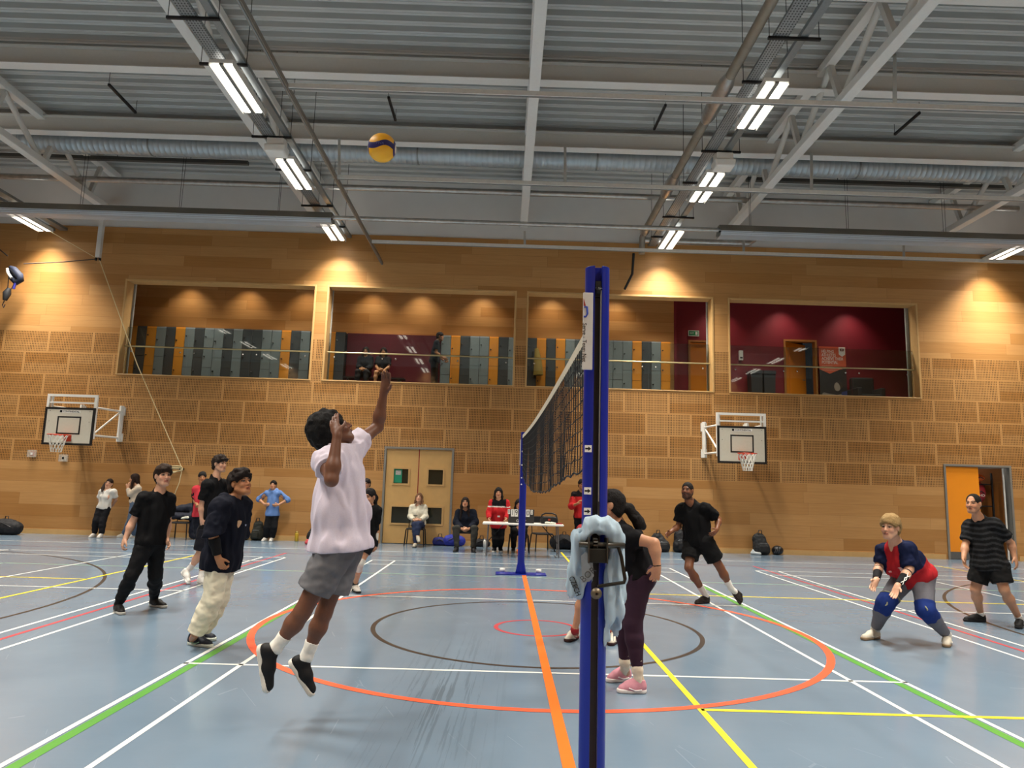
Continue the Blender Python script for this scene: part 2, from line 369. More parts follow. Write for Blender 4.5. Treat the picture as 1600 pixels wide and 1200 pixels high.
MB().box(-.17, .17, -.015, 0, -.09, .09).build('sign_board', mat('sign_white', 'd8ded6', .5), sg); MB().box(-.15, .15, -.018, -.015, -.07, .07).build('sign_face', mat('exit_green', '1c7a4d', .5), sg)
text('EXIT', .075, MATS['sign_white'], (-.055, -.019, 0), sg, sx=.8); MB().box(.055, .125, -.0195, -.018, -.05, .05).build('pictogram', MATS['sign_white'], sg)
# lockers
lk_col = {'o': mat('locker_orange', 'cf8425', .45, var=.05), 'd': mat('locker_charcoal', '3b3f41', .45), 'g': mat('locker_grey', '727a7b', .45), 'm': mat('locker_dark_grey', '4b5153', .45)}
LKW = .2865; protos = {}
lock_m = mat('lock_steel', '2a2a2a', .3, .6)
def locker(c, tiers):
    key = c+str(tiers)
    if key in protos: return copy_tree(protos[key])
    t = thing('locker', '', 'locker'); h = 1.8
    MB().box(0, LKW, .02, .5, 0, h).build('locker_body', black_steel, t)
    hh = h/tiers
    for k in range(tiers):
        d = MB().box(.006, LKW-.006, 0, .019, k*hh+.005, (k+1)*hh-.005).build('locker_door', lk_col[c], t)
        MB().lathe([(.0, -.032), (.02, -.03), (.022, -.01), (.02, .0)], (.05, 0, k*hh+hh*.55), 10, 'y').build('lock', lock_m, d)
    protos[key] = t; return t
names = {'o': 'orange', 'd': 'charcoal', 'g': 'pale grey', 'm': 'dark grey'}
def run(x0, seq, bay, tiers):
    for i, c in enumerate(seq):
        t = locker(c, tiers[i % len(tiers)]); t.location = (x0+i*LKW, GY-.52, gz)
        col = names[c]; nth = seq[:i+1].count(c); tot = seq.count(c)
        nw = ['first', 'second', 'third', 'fourth', 'fifth', 'sixth', 'seventh', 'eighth', 'ninth'][nth-1]
        prop(t, ('the only %s locker column %s' % (col, bay)) if tot == 1 else ('%s locker column, %s %s from left, %s' % (col, nw, col, bay)), 'locker', 'locker columns '+bay)
run(at(200, 509, LY).x, 'odogdogdggdgddggodg', 'behind the first gallery opening', (3, 2))
run(at(510, 519, LY).x, 'od', 'left in the second gallery opening', (3,))
run(at(690, 524, LY).x, 'godggodg', 'right in the second gallery opening', (3, 2))
run(at(824, 528, LY).x, 'dodogmgggggodgo', 'behind the third gallery opening', (3, 2, 3))
# coat hung on a locker in the third opening
# glass balustrades
def glass_mat():
    m = bpy.data.materials.new('balustrade_glass'); m.use_nodes = True; t = m.node_tree; t.nodes.clear()
    o = t.nodes.new('ShaderNodeOutputMaterial'); tr = t.nodes.new('ShaderNodeBsdfTransparent'); g = t.nodes.new('ShaderNodeBsdfGlossy'); mx = t.nodes.new('ShaderNodeMixShader'); fr = t.nodes.new('ShaderNodeFresnel')
    tr.inputs[0].default_value = (.80, .84, .83, 1); g.inputs['Roughness'].default_value = .02; fr.inputs[0].default_value = 1.5
    t.links.new(fr.outputs[0], mx.inputs[0]); t.links.new(tr.outputs[0], mx.inputs[1]); t.links.new(g.outputs[0], mx.inputs[2]); t.links.new(mx.outputs[0], o.inputs[0]); return m
glass = glass_mat(); brass = mat('satin_rail', 'b3a67c', .3, .6); chrome = mat('satin_steel', 'b9bab6', .25, .9)
for i, (a, b) in enumerate(WIN):
    nth = ('first', 'second', 'third', 'fourth')[i]
    t = thing('glass_balustrade', 'clear glass balustrade with a slim handrail across the %s gallery opening from the left' % nth, 'balustrade', ((a+b)/2, WALL_Y+.25, WZ0+.03), group='glass balustrades of the gallery')
    L = (b-a-.12); n = 3
    for k in range(n):
        x0 = -L/2+L*k/n+.006; x1 = -L/2+L*(k+1)/n-.006
        p = MB().box(x0, x1, -.008, .008, 0, 1.34).build('glass_panel', glass, t)
        for q in (x0+.18, x1-.18): MB().lathe([(.0, -.06), (.026, -.055), (.026, -.035), (.012, -.03), (.012, -.008)], (q, 0, .66), 10, 'y').build('rail_bracket', chrome, p)
    MB().tube([(-L/2, -.07, .79), (L/2, -.07, .79)], .021, 10).build('handrail', brass, t)
# ---- hall doors
frame_g = mat('door_frame_grey', '8b8a84', .35, .3); dark_glass = mat('dark_glass', '20261f', .12, spec=.6); beech = mat('beech_door', 'cda468', .42, scale=5)
m = MB(); a, b, h = D1
for q in (a, b-.055): m.box(q, q+.055, WALL_Y-.02, WALL_Y+.2, 0, h)
m.box(a+.055, b-.055, WALL_Y-.02, WALL_Y+.2, h-.055, h); d1 = struct(m.build('door_1', frame_g))
MB().box((a+b)/2-.012, (a+b)/2+.012, WALL_Y+.02, WALL_Y+.06, .02, h-.055).build('red_seal', mat('door_red_seal', '8f1d1a', .6), d1)
for x0, x1, side in ((a+.06, (a+b)/2-.013, 'l'), ((a+b)/2+.013, b-.06, 'r')):
    m = MB(); y0, y1 = WALL_Y+.02, WALL_Y+.065; vs = ((.50, .99), (1.53, 1.98)); wx = ((x0+.17, x1-.07) if side == 'l' else (x0+.13, x1-.17), (x0+.18, x1-.22) if side == 'l' else (x0+.22, x1-.18))
    zz = .015; w0, w1 = wx
    for (za, zb), (p, q) in zip(vs, wx):
        m.box(x0, x1, y0, y1, zz, za); m.box(x0, p, y0, y1, za, zb); m.box(q, x1, y0, y1, za, zb); zz = zb
    m.box(x0, x1, y0, y1, zz, h-.06)
    lf = m.build('door_leaf', beech, d1)
    for (za, zb), (p, q) in zip(vs, wx):
        fm = MB(); t = .035
        fm.box(p-.01, q+.01, y0-.014, y0-.001, zb-t, zb+.01); fm.box(p-.01, q+.01, y0-.014, y0-.001, za-.01, za+t); fm.box(p-.01, p+t, y0-.014, y0-.001, za+t, zb-t); fm.box(q-t, q+.01, y0-.014, y0-.001, za+t, zb-t)
        fm.build('vision_frame', wood_trim, lf); MB().box(p, q, y0+.02, y0+.03, za, zb).build('vision_pane', dark_glass, lf)
struct(MB().box(a-.3, b+.3, WALL_Y+1.2, WALL_Y+1.3, 0, 3).build('wall_corridor', mat('corridor_grey', '55534e', .8)))
lamp('corridor_lamp', ((a+b)/2, WALL_Y+.7, 2.9), .5, .3, 5, (.9, 1, .95))
ps = thing('poster', 'small green poster behind the upper pane of the double door', 'poster', (a+.37, WALL_Y+.032, 1.76))
MB().box(-.12, .12, 0, .004, -.18, .19).build('sheet', mat('poster_green', '1f8a68', .5), ps)
MB().box(-.05, .09, -.003, 0, .03, .14).build('picture', mat('poster_picture', 'b9b4ae', .5, var=.6, scale=30), ps)
# store doorway at right, with one leaf closed and one leaf folded in
a, b, h = D2; m = MB()
for q in (a, b-.055): m.box(q, q+.055, WALL_Y-.025, WALL_Y+.2, 0, h)
m.box(a+.055, b-.055, WALL_Y-.025, WALL_Y+.2, h-.055, h); d2 = struct(m.build('door_2', frame_g))
lf = MB().box(a+.058, a+.95, WALL_Y+.02, WALL_Y+.065, .2, h-.07).build('door_leaf', orange_hot, d2)
MB().box(a+.058, a+.95, WALL_Y+.012, WALL_Y+.068, .015, .198).build('kick_plate', mat('kick_steel', '6d6f6f', .35, .5), d2)
o = MB().box(-.85, 0, 0, .045, .015, h-.07).build('door_leaf', [mat('door_leaf_orange_shaded', '8a5622', .45), white_gloss], d2, loc=(b-.06, WALL_Y+.24, 0), rot=(0, 0, -1.12))  # same orange door, its leaf colour browned to stand for shade
MB().box(-.035, .0, -.03, .0, .015, h-.07).build('door_edge', white_gloss, d2, loc=(b-.1, WALL_Y+.16, 0))
sw = MB(); sw.box(a-.6, a-.5, WALL_Y+.3, WALL_Y+3, 0, 3); sw.box(b+.5, b+.6, WALL_Y+.3, WALL_Y+3, 0, 3); sw.box(a-.6, b+.6, WALL_Y+3, WALL_Y+3.1, 0, 3); sw.box(a-.6, b+.6, WALL_Y+.3, WALL_Y+3.1, 3, 3.1)
struct(sw.build('wall_store', mat('store_wall', '6b645c', .8))); struct(MB().box(a-.6, b+.6, WALL_Y, WALL_Y+3.1, -.2, 0).build('floor_store', mat('store_floor', '5a6068', .6)))
st = lamp('store_lamp', ((a+b)/2, WALL_Y+1.6, 2.9), .6, .6, 25, (1, .95, .88))
fx_s = thing('store_light', 'white square light on the ceiling of the equipment store behind the orange door', 'ceiling light', ((a+b)/2, WALL_Y+1.6, 2.93)); MB().box(-.32, .32, -.32, .32, 0, .06).build('lamp_body', mat('store_lamp_lens', 'fff6e8', .5, emit=2), fx_s)
# round kit bags stacked in the store doorway
for k, (zz, c, lab) in enumerate(((1.45, 'a52a34', 'large red kit bag hanging in the equipment store doorway'), (2.02, 'd8662a', 'small orange kit bag on top of the red one in the store doorway'))):
    q = thing('kit_bag', lab, 'bag', (a+1.24, WALL_Y+.6, zz))
    MB().sphere((0, 0, .33 if k == 0 else .15), (.24, .2, .32 if k == 0 else .12), 16, 10).build('bag_body', mat('kit_bag_%d' % k, c, .6), q)
    MB().tube([(-.1, -.19, .3 if k == 0 else .13), (0, -.23, .36 if k == 0 else .17), (.1, -.19, .3 if k == 0 else .13)], .012).build('bag_handle', black_plastic, q)
    if k == 0: text('EHO', .1, white_gloss, (.0, -.205, .24), q)
rk = thing('storage_rack', 'black metal rack carrying kit bags inside the store doorway', 'rack', (a+1.24, WALL_Y+.6, 0))
for sx in (-.3, .3):
    for sy in (-.22, .22): MB().box(sx-.02, sx+.02, sy-.02, sy+.02, 0, 2.3).build('rack_post', black_steel, rk)
for zz in (.5, 1.39, 1.98): MB().box(-.3, .3, -.22, .22, zz, zz+.03).build('rack_shelf', black_steel, rk)
# small wall fittings low on the left
for px, py, lab, c in ((52, 709, 'red fire call point in a clear cover on the wood wall', 'c23b35'), (101, 716, 'white switch in a clear cover on the wood wall', 'd9d9d4')):
    p = at(px, py, WALL_Y); t = thing('call_point' if c[0] == 'c' and c[1] == '2' else 'wall_switch', lab, 'wall switch', (p.x, WALL_Y, p.z))
    MB().box(-.05, .05, -.04, -.001, -.06, .06).build('switch_box', mat('switch_'+c, c, .4), t); MB().box(-.12, .12, -.07, -.041, -.09, .1).build('cover', mat('clear_cover', 'd9d2c4', .2, alpha=.35), t)
    MB().box(-.025, .025, -.075, -.071, -.03, .03).build('button', white_gloss if c[0] == 'c' else black_plastic, t)
# gallery furniture and poster
bn = thing('banner', 'orange pull-up banner about helping athletes, standing against the red gallery wall', 'banner', (9.72, GY+.3, gz))
MB().box(-.42, .42, -.005, .005, .08, 1.98).build('banner_sheet', mat('banner_charcoal', '2b2b2d', .5), bn)
MB().prism([(-.42, 1.98), (.42, 1.98), (.42, 1.35), (-.1, 1.12), (-.42, 1.26)], -.008, -.005).build('orange_field', mat('banner_orange', 'c9583a', .5, var=.2, scale=2), bn)
MB().box(-.45, .45, -.1, .1, 0, .08).build('banner_base', galv, bn)
for k, s in enumerate(('HELPING', 'ATHLETES', 'ACHIEVE THEIR', 'POTENTIAL')): text(s, .135, white_gloss, (-.34, -.01, 1.82-.115*k), bn, align='LEFT', sx=.72)
for k in range(4): MB().box(-.34, (.0, .1, .3, .15)[k], -.01, -.008, 1.36-.045*k, 1.372-.045*k).build('small_print', mat('banner_print', 'dba28c', .5), bn)
MB().prism([(.2, 1.97), (.4, 1.97), (.4, 1.74), (.3, 1.67), (.2, 1.74)], -.011, -.008).build('logo_shield', white_gloss, bn); MB().box(.24, .36, -.013, -.011, 1.84, 1.93).build('logo_mark', mat('logo_brown', '6d3a30', .5), bn)
MB().box(.285, .315, -.015, -.013, 1.87, 1.9).build('logo_gap', white_gloss, bn)
ph = MB(); ph.cur = 0; ph.sphere((.12, -.008, .72), (.1, .006, .14), 18, 10); ph.add([(x, -.011, z) for x, z in ((-.36, .5), (-.3, .53), (-.18, .5), (.1, .46), (.26, .5), (.27, .36), (.02, .34), (-.24, .38), (-.34, .42))], [tuple(range(9))])
ph.cur = 1; ph.add([(x, -.012, z) for x, z in ((.24, .55), (.42, .6), (.42, .2), (.25, .3))], [(0, 1, 2, 3)]); ph.cur = 2; ph.sphere((.17, -.007, .77), (.11, .005, .13), 18, 10)
ph.build('photo_of_woman', [mat('photo_skin', '9c8d80', .5), mat('photo_blue', '3a4272', .5), mat('photo_hair', '352f2c', .5)], bn)
for k, (px, py) in enumerate(((1180, 602), (1200, 602))):
    q = thing('bin', ('dark grey litter bin, the left of two by the red gallery wall', 'dark grey litter bin, the right of two by the red gallery wall')[k], 'bin', (at(px, py, GY+.1).x, GY+.12, gz))
    MB().prism([(-.15, 0), (.15, 0), (.18, 1.0), (-.18, 1.0)], -.18, .18).build('bin_body', mat('bin_grey', '35373a', .5), q); MB().box(-.19, .19, -.2, .2, 1.0, 1.1).build('bin_lid', mat('bin_lid', '3d4043', .4), q)
q = thing('armchair', 'dark low armchair at the right end of the red gallery wall', 'armchair', (10.55, GY-.1, gz)); fab = mat('armchair_fabric', '1d1f20', .8)
MB().box(-.35, .35, -.3, .35, .1, .42).build('seat', fab, q, bevel=.04); MB().box(-.35, .35, .2, .4, .42, 1.0).build('backrest', fab, q, bevel=.05)
for s in (-1, 1): MB().box(s*.35-.07, s*.35+.07, -.3, .4, .1, .62).build('armrest', fab, q, bevel=.03)
for sx in (-.3, .3):
    for sy in (-.25, .33): MB().box(sx-.02, sx+.02, sy-.02, sy+.02, 0, .1).build('leg', black_steel, q)
p = at(1157, 556, GY+.43); q = thing('dispenser', 'small white dispenser on the red gallery wall above the bins', 'dispenser', (p.x, GY+.448, p.z))
MB().box(-.06, .06, -.1, 0, -.16, .16).build('dispenser_body', white_gloss, q, bevel=.015); MB().box(-.04, .04, -.103, -.1, -.1, -.05).build('dispenser_window', black_plastic, q)
q = thing('coat', 'mustard and black coat hanging on a locker at the left of the third gallery opening', 'coat', (.45, GY-.55, gz+1.4))
cm = MB(); cm.cur = 0; cm.tube([(0, -.06, .05), (.03, -.09, -.3), (.06, -.09, -.75)], [.06, .13, .16], 12); cm.cur = 1; cm.tube([(-.08, -.08, -.05), (-.1, -.1, -.5), (-.07, -.08, -.85)], [.05, .08, .06], 10)
cm.build('coat_body', [mat('coat_mustard', '7d6420', .9), mat('coat_black', '1b1a17', .9)], q)
# ------------------------------------------------------------------ roof: ribbed deck, trusses, beams, services
dk = MB(); pitch = .3; y = HY0-.3; prof = []
while y < WALL_Y+.4:
    prof += [(y, 10.0), (y+.05, 10.0), (y+.055, 10.012), (y+.07, 10.012), (y+.075, 10.0), (y+.135, 10.0), (y+.16, 10.17), (y+.275, 10.17)]; y += pitch
vs = [(HX0-.3, a, b) for a, b in prof] + [(HX1+.3, a, b) for a, b in prof]; n = len(prof)
dk.add(vs, [(i, i+1, n+i+1, n+i) for i in range(n-1)], False)
struct(dk.build('ceiling', mat('roof_deck', 'babcb9', .55, 0, .05, 2)))
beam_ys = (-9.0, -6.25, -3.5, -.75, 2.0, 4.76, 7.5)
for i, yy in enumerate(beam_ys):
    nm = ('first', 'second', 'third', 'fourth', 'fifth', 'sixth', 'seventh')[len(beam_ys)-1-i]
    t = thing('purlin', 'white steel roof purlin running across the hall, %s out from the panelled wall' % nm, 'roof beam', (0, yy, 9.4), group='white steel purlins under the roof deck')
    MB().box(HX0, HX1, -.12, .12, 0, .018).build('flange', white_paint, t); MB().box(HX0, HX1, -.1, .1, .39, .41).build('flange', steel_white, t)
    MB().box(HX0, HX1, -.006, .006, .018, .39).build('beam_web', steel_white, t)
TR = (-17.2, -11.45, -5.78, -.07, 5.62, 11.45, 17.2)
tl = {-11.45: 'white lattice roof truss ending above the hanging navy harness', -5.78: 'white lattice roof truss beside the left row of bright light fittings', -.07: 'white lattice roof truss seen straight from below in the middle of the ceiling',
      5.62: 'white lattice roof truss just right of the right row of bright light fittings', 11.45: 'white lattice roof truss at the far right above the doorway', -17.2: 'white lattice roof truss at the left side wall', 17.2: 'white lattice roof truss at the right side wall'}
for xx in TR[1:-1]:
    t = thing('roof_truss', tl[xx], 'roof truss', (xx, 0, 8.68), group='white lattice roof trusses')
    MB().box(-.1, .1, HY0+.02, 10.62, 0, .16).build('bottom_chord', white_paint, t, bevel=.012)
    MB().box(-.09, .09, HY0+.02, WALL_Y-.002, 1.04, 1.21).build('top_chord', white_paint, t, bevel=.012)
    k = 0; yy = HY0+2.13-1.87
    while yy < 10.5:
        MB().bar((0, yy, 1.02), (0, max(yy-.36, HY0+.1), .1), .1, .1, (1, 0, 0)).build('post', steel_white, t)
        if yy+1.5 < 10.5: MB().tube([(0, yy, 1.02), (0, yy+1.44, .1)], .062, 12).build('diagonal', steel_white, t)
        yy += 1.87
    MB().box(-.12, .12, 10.55, 10.65, -.02, .2).build('end_plate', white_paint, t)
# spiral duct
dr = .25; r0 = ray(800, 262); ang = math.atan2(r0.z, r0.y); dz = 9.45
dy = CAM.y + (dz-CAM.z-dr/math.cos(ang))/math.tan(ang)
du = thing('ventilation_duct', 'round spiral steel ventilation duct running the width of the hall through the trusses', 'duct', (0, dy, dz))
prof = []; x = -12.2
while x < 12.25: prof += [(dr, x), (dr, x+.10), (dr+.006, x+.11), (dr+.006, x+.12)]; x += .13
ob = MB().lathe(prof, ax='x', n=36)
k = NT('spiral_duct'); v = k.coords(); x_, y_, z_ = k.sep(v)
k.set(k.b.inputs['Base Color'], k.mix(k.noise(k.comb(k.math('MULTIPLY', x_, 8.0), z_), 1.5, 3), hexc('98a3a9'), hexc('bcc6cb')))
k.b.inputs['Metallic'].default_value = .35; k.b.inputs['Roughness'].default_value = .38
ob.build('duct_body', k.m, du)
for e in (-12.2, 12.25): MB().lathe([(dr, -.01), (0, .0)], (e, 0, 0), 36, 'x').build('duct_cap', galv, du)
for e in (-9.1, -6.0, 1.6, 7.9, -2.7, 4.7): MB().lathe([(dr+.004, -.02), (dr+.014, -.02), (dr+.014, .02), (dr+.004, .02)], (e, 0, 0), 36, 'x').build('duct_band', galv, du)
# luminaires
tube_on = mat('lamp_tube', 'fff6e6', .5, emit=6.0); lum_w = mat('luminaire_white', 'e4e2da', .4, var=.03)
L0 = None
rowname = {-13.05: 'far left row', -5.1: 'left row beside the truss', 3.77: 'right row beside the truss', 12.75: 'far right row'}
for xx in LIGHT_X:
    for yi, yy in enumerate(LIGHT_Y):
        if L0 is None:
            L0 = t = thing('ceiling_luminaire', '', 'ceiling light')
            m = MB(); m.box(-.2, .2, -.76, .76, .035, .1); m.build('housing', lum_w, t, bevel=.01)
            for s in (-1, 1): MB().prism([(s*.035, .034), (s*.165, .034), (s*.15, .004), (s*.05, .004)], -.72, .72).build('diffuser', tube_on, t)
            MB().box(-.032, .032, -.76, .76, .0, .034).build('spine', mat('spine_grey', '77756f', .6), t)
            MB().box(-.2, -.185, -.76, .76, -.01, .034).build('reflector_edge', lum_w, t); MB().box(.185, .2, -.76, .76, -.01, .034).build('reflector_edge', lum_w, t)
        else: t = copy_tree(L0)
        t.location = (xx, yy, LIGHT_Z)
        away = ('nearest the panelled wall', 'second from the panelled wall', 'third from the panelled wall', 'fourth from the panelled wall', 'fifth from the panelled wall', 'sixth from the panelled wall', 'seventh from the panelled wall')[len(LIGHT_Y)-1-yi]
        prop(t, 'bright twin-tube ceiling light in the %s, %s' % (rowname[xx], away), 'ceiling light', 'twin-tube ceiling lights')
        lamp('lamp_light', (0, 0, -.015), .34, 1.46, LAMP_W, (1, .93, .82), t, spread=1.85); lamp('ceiling_fill', (0, 0, .12), .3, 1.4, UP_W, (1, .95, .88), t, spread=2.9, rot=(math.pi, 0, 0))  # the second, upward lamp is an added fill that brightens the roof deck
# cable trays, trunking and their hangers
tray_m = NT('perforated_tray'); v = tray_m.coords(); x_, y_, z_ = tray_m.sep(v)
ho = tray_m.math('MULTIPLY', tray_m.math('LESS_THAN', tray_m.math('FRACT', tray_m.math('MULTIPLY', x_, 22.0)), .45), tray_m.math('LESS_THAN', tray_m.math('FRACT', tray_m.math('MULTIPLY', y_, 18.0)), .55))
tray_m.set(tray_m.b.inputs['Base Color'], tray_m.mix(ho, hexc('8d9090'), hexc('3d3f40'))); tray_m.b.inputs['Metallic'].default_value = .4; tray_m.b.inputs['Roughness'].default_value = .45
tray_m = tray_m.m
def tray(x, y0, y1, z, w, lab, side=.04):
    t = thing('cable_tray', lab, 'cable tray', (x, 0, z))
    MB().box(-w/2, w/2, y0, y1, 0, .006).build('tray_base', tray_m, t)
    for s in (-1, 1): MB().box(s*w/2-.004, s*w/2+.004, y0, y1, .0, side).build('tray_side', galv, t)
for xx, dx in ((-5.1, -.13), (3.77, -.28)):
    side = 'left' if xx < 0 else 'right'
    tray(xx+dx, HY0+.1, 10.7, LIGHT_Z+.2, .22, 'perforated cable tray above the %s row of ceiling lights' % side)
    ch = xx+(.22 if xx < 0 else .06)
    t = thing('lighting_trunking', 'grey metal lighting trunking running along the %s row of ceiling lights' % side, 'trunking', (ch, 0, LIGHT_Z+.2)); MB().box(-.06, .06, HY0+.1, 10.8, 0, .07).build('trunking_body', galv, t)
    for j, yy in enumerate((1.42, 2.58, 5.02, 6.5, 8.5, 9.9)):
        ds = ('first', 'second', 'third', 'fourth', 'fifth', 'sixth')[5-j]
        t = thing('tray_hanger', 'black strut with threaded rods carrying the %s cable tray, %s from the panelled wall' % (side, ds), 'hanger', (xx-.05, yy, LIGHT_Z+.17), group='tray hangers')
        MB().box(-.42, .36, -.02, .02, -.012, .028).build('strut', black_steel, t)
        for s in (-.40, .34): MB().tube([(s, 0, .0), (s, 0, 1.85)], .006, 6).build('threaded_rod', black_steel, t)
    for j, yy in enumerate((4.98,)):
        t = thing('bulkhead_light', 'white box fitting hung below the %s cable tray in front of the duct' % side, 'light fitting', (xx, yy+.15, LIGHT_Z-.03)); MB().box(-.17, .17, -.13, .13, .06, .23).build('fitting_base', lum_w, t, bevel=.02); MB().prism([(-.19, -.1), (.19, -.1), (.21, .06), (-.21, .06)], -.16, .16).build('fitting_cover', white_gloss, t, bevel=.03)
for xx in (-13.05, 12.75):
    side = 'far left' if xx < 0 else 'far right'
    t = thing('lighting_trunking', 'grey metal trunking above the %s ceiling lights' % side, 'trunking', (xx+.3, 0, LIGHT_Z+.15)); MB().box(-.1, .1, 7, 10.8, 0, .07).build('trunking_body', galv, t); MB().box(-.36, -.24, 7, 10.8, -.02, .05).build('trunking_body', galv, t)
# ceiling bars hung flat on rods
for j, (px, py, qx, qy) in enumerate(((170, 132, 212, 176), (607, 152, 618, 188), (1022, 202, 1040, 164), (1398, 210, 1437, 176))):
    a = gnd(px, py, 9.75); b = gnd(qx, qy, 9.75); t = thing('spare_strut', ('dark strut hung under the ribbed roof at the far left', 'short dark strut hung under the roof above the volleyball', 'short dark strut hung under the roof left of the insulated pipe', 'dark strut hung under the roof at the right')[j], 'strut', a)
    MB().bar((0, 0, 0), b-a, .05, .05).build('strut_bar', black_steel, t)
    for q in (Vector((0, 0, 0)), b-a): MB().tube([q, q+Vector((0, 0, .3))], .006, 6).build('threaded_rod', black_steel, t)
# curtain rails
rail_m = mat('rail_aluminium', 'd6d4cc', .4, .05)
RZ = 7.5
t = thing('curtain_track', 'long slim aluminium track running from the camera to the panelled wall beside the left lights', 'track', (-3.93, 0, RZ)); MB().box(-.03, .03, HY0+.05, 10.75, 0, .08).build('track_body', mat('track_grey', '8a8176', .4, .4), t); MB().box(-.012, .012, HY0+.05, 10.75, -.015, 0).build('track_slot', galv, t)
for j, yy in enumerate((2.02, 5.28, 9.05)):
    t = thing('cross_rail', ('white metal cross rail under the roof, nearest the camera of three', 'white metal cross rail under the roof, middle one of three', 'white metal cross rail close to the panelled wall, last of three')[j], 'rail', (0, yy, RZ+.02), group='cross rails')
    MB().box(-3.9, 15, -.035, .035, 0, .075).build('rail_body', rail_m, t); MB().box(-3.9, 15, -.012, .012, -.012, 0).build('rail_slot', galv, t)
    for px, p0, p1 in (((1398, 80, 163),), ((530, 218, 278), (883, 230, 291), (1268, 240, 302)), ((820, 362, 385), (1162, 358, 392), (1412, 368, 398)))[j]:
        b = at(px, p1, yy); a = at(px, p0, (4.7, 7.42, 10.55)[j])
        MB().bar((b.x, 0, .05), (a.x, a.y-yy, a.z-RZ-.02), .06, .04).build('rail_hanger', white_paint, t)
# pipes
foil = mat('pipe_foil', 'b9b8b4', .3, .8, .3, 9, bump=.6); lag = mat('pipe_lagging', '8f8678', .5, .25, .2, 6)
def pipe(lab, pts, r, m, joints=()):
    t = thing('pipe', lab, 'pipe', pts[0]); p0 = Vector(pts[0]); MB().tube([Vector(p)-p0 for p in pts], r, 14).build('pipe_run', m, t)
    for q, rr, ln, mm in joints:
        d = Vector(ln); q = Vector(q)-p0; MB().tube([q-d/2, q-d*.35, q, q+d*.35, q+d/2], [r*1.02, rr*.95, rr, rr*.95, r*1.02], 14).build('pipe_wrap', mm, t)
pz = 8.5; px_ = 3.2
pipe('thick lagged pipe running towards the panelled wall beside the right cable tray', [(px_, HY0+.1, pz), (px_, 10.2, pz), (px_-.02, 10.45, pz-.1), (px_-.03, 10.5, pz-.55)], .085, lag, [((px_, 3.6, pz), .14, (0, 1.5, 0), foil), ((px_, 7.3, pz), .13, (0, 1.1, 0), foil), ((px_, 10.2, pz), .12, (0, .4, 0), foil)])
pipe('lagged branch pipe with elbow below the right ceiling lights near the wall', [(3.2, 10.5, 8.35), (6.1, 10.5, 8.35), (6.25, 10.5, 8.45), (6.3, 10.5, 8.75)], .08, foil)
pipe('thin black flue dropping from the lagged pipe to the panelled wall', [at(990, 396, 10.5), at(988, 428, 10.5), at(976, 452, 10.78)], .035, black_steel)
pipe('foil wrapped pipe running the width of the hall under the roof deck', [(-15, 9.12, 9.0), (12.6, 9.12, 9.0)], .075, foil)
HZ = 7.85; HY = 8.42
pipe('foil wrapped pipe joining the two radiant heaters', [(-4.85, HY, HZ+.06), (-4.2, HY, HZ+.06), (4.75, HY, HZ+.06)], .055, foil)
for a, b, lab in ((-16.5, -4.75, 'long radiant tube heater with mesh guard hung at the left under the roof'), (4.65, 16.5, 'long radiant tube heater with mesh guard hung at the right under the roof')):
    t = thing('radiant_heater', lab, 'heater', (0, HY, HZ))
    MB().prism([(-.22, -.03), (-.1, .16), (.1, .16), (.22, -.03), (.19, -.03), (.085, .135), (-.085, .135), (-.19, -.03)], a, b, 'x').build('reflector_hood', mat('heater_hood', '8b857a', .35, .6), t)
    MB().tube([(a, 0, .05), (b, 0, .05)], .05, 12).build('burner_tube', mat('burner_tube', '2a2928', .6, .3), t)
    gm = NT('mesh_guard'+lab[29]); x_, y_, z_ = gm.sep(gm.coords()); wq = gm.math('MAXIMUM', gm.math('LESS_THAN', gm.math('FRACT', gm.math('MULTIPLY', x_, 30.0)), .45), gm.math('LESS_THAN', gm.math('FRACT', gm.math('MULTIPLY', y_, 40.0)), .45))
    gm.b.inputs['Base Color'].default_value = (*hexc('c3cad0'), 1); gm.b.inputs['Metallic'].default_value = .1; gm.set(gm.b.inputs['Alpha'], wq)
    MB().add([(a, -.22, -.03), (b, -.22, -.03), (b, -.16, -.12), (a, -.16, -.12), (a, .16, -.12), (b, .16, -.12), (b, .22, -.03), (a, .22, -.03)], [(0, 1, 2, 3), (3, 2, 5, 4), (4, 5, 6, 7)]).build('mesh_guard', gm.m, t)
    q = a+.8
    while q < b:
        MB().bar((q, -.23, -.03), (q, .23, -.03), .03, .03).build('heater_bracket', galv, t)
        for s in (-.15, .15): MB().tube([(q, .05+s*.3, .15), (q, .05+s*.5, 2.16)], .005, 5).build('hanging_wire', black_steel, t)
        q += 2.4
for a, b, lab in ((-15, -7.3, 'dark trunking strip hung below the roof deck at the left'), (5.7, 13, 'dark trunking strip hung below the roof deck at the right')):
    t = thing('dark_trunking', lab, 'trunking', (0, 9.4, 9.65)); MB().box(a, b, -.06, .06, 0, .09).build('trunking_body', mat('trunking_dark', '55544f', .5, .3), t)
    q = a+.5
    while q < b: MB().tube([(q, 0, .09), (q, 0, .34)], .008, 6).build('threaded_rod', black_steel, t); q += 1.9
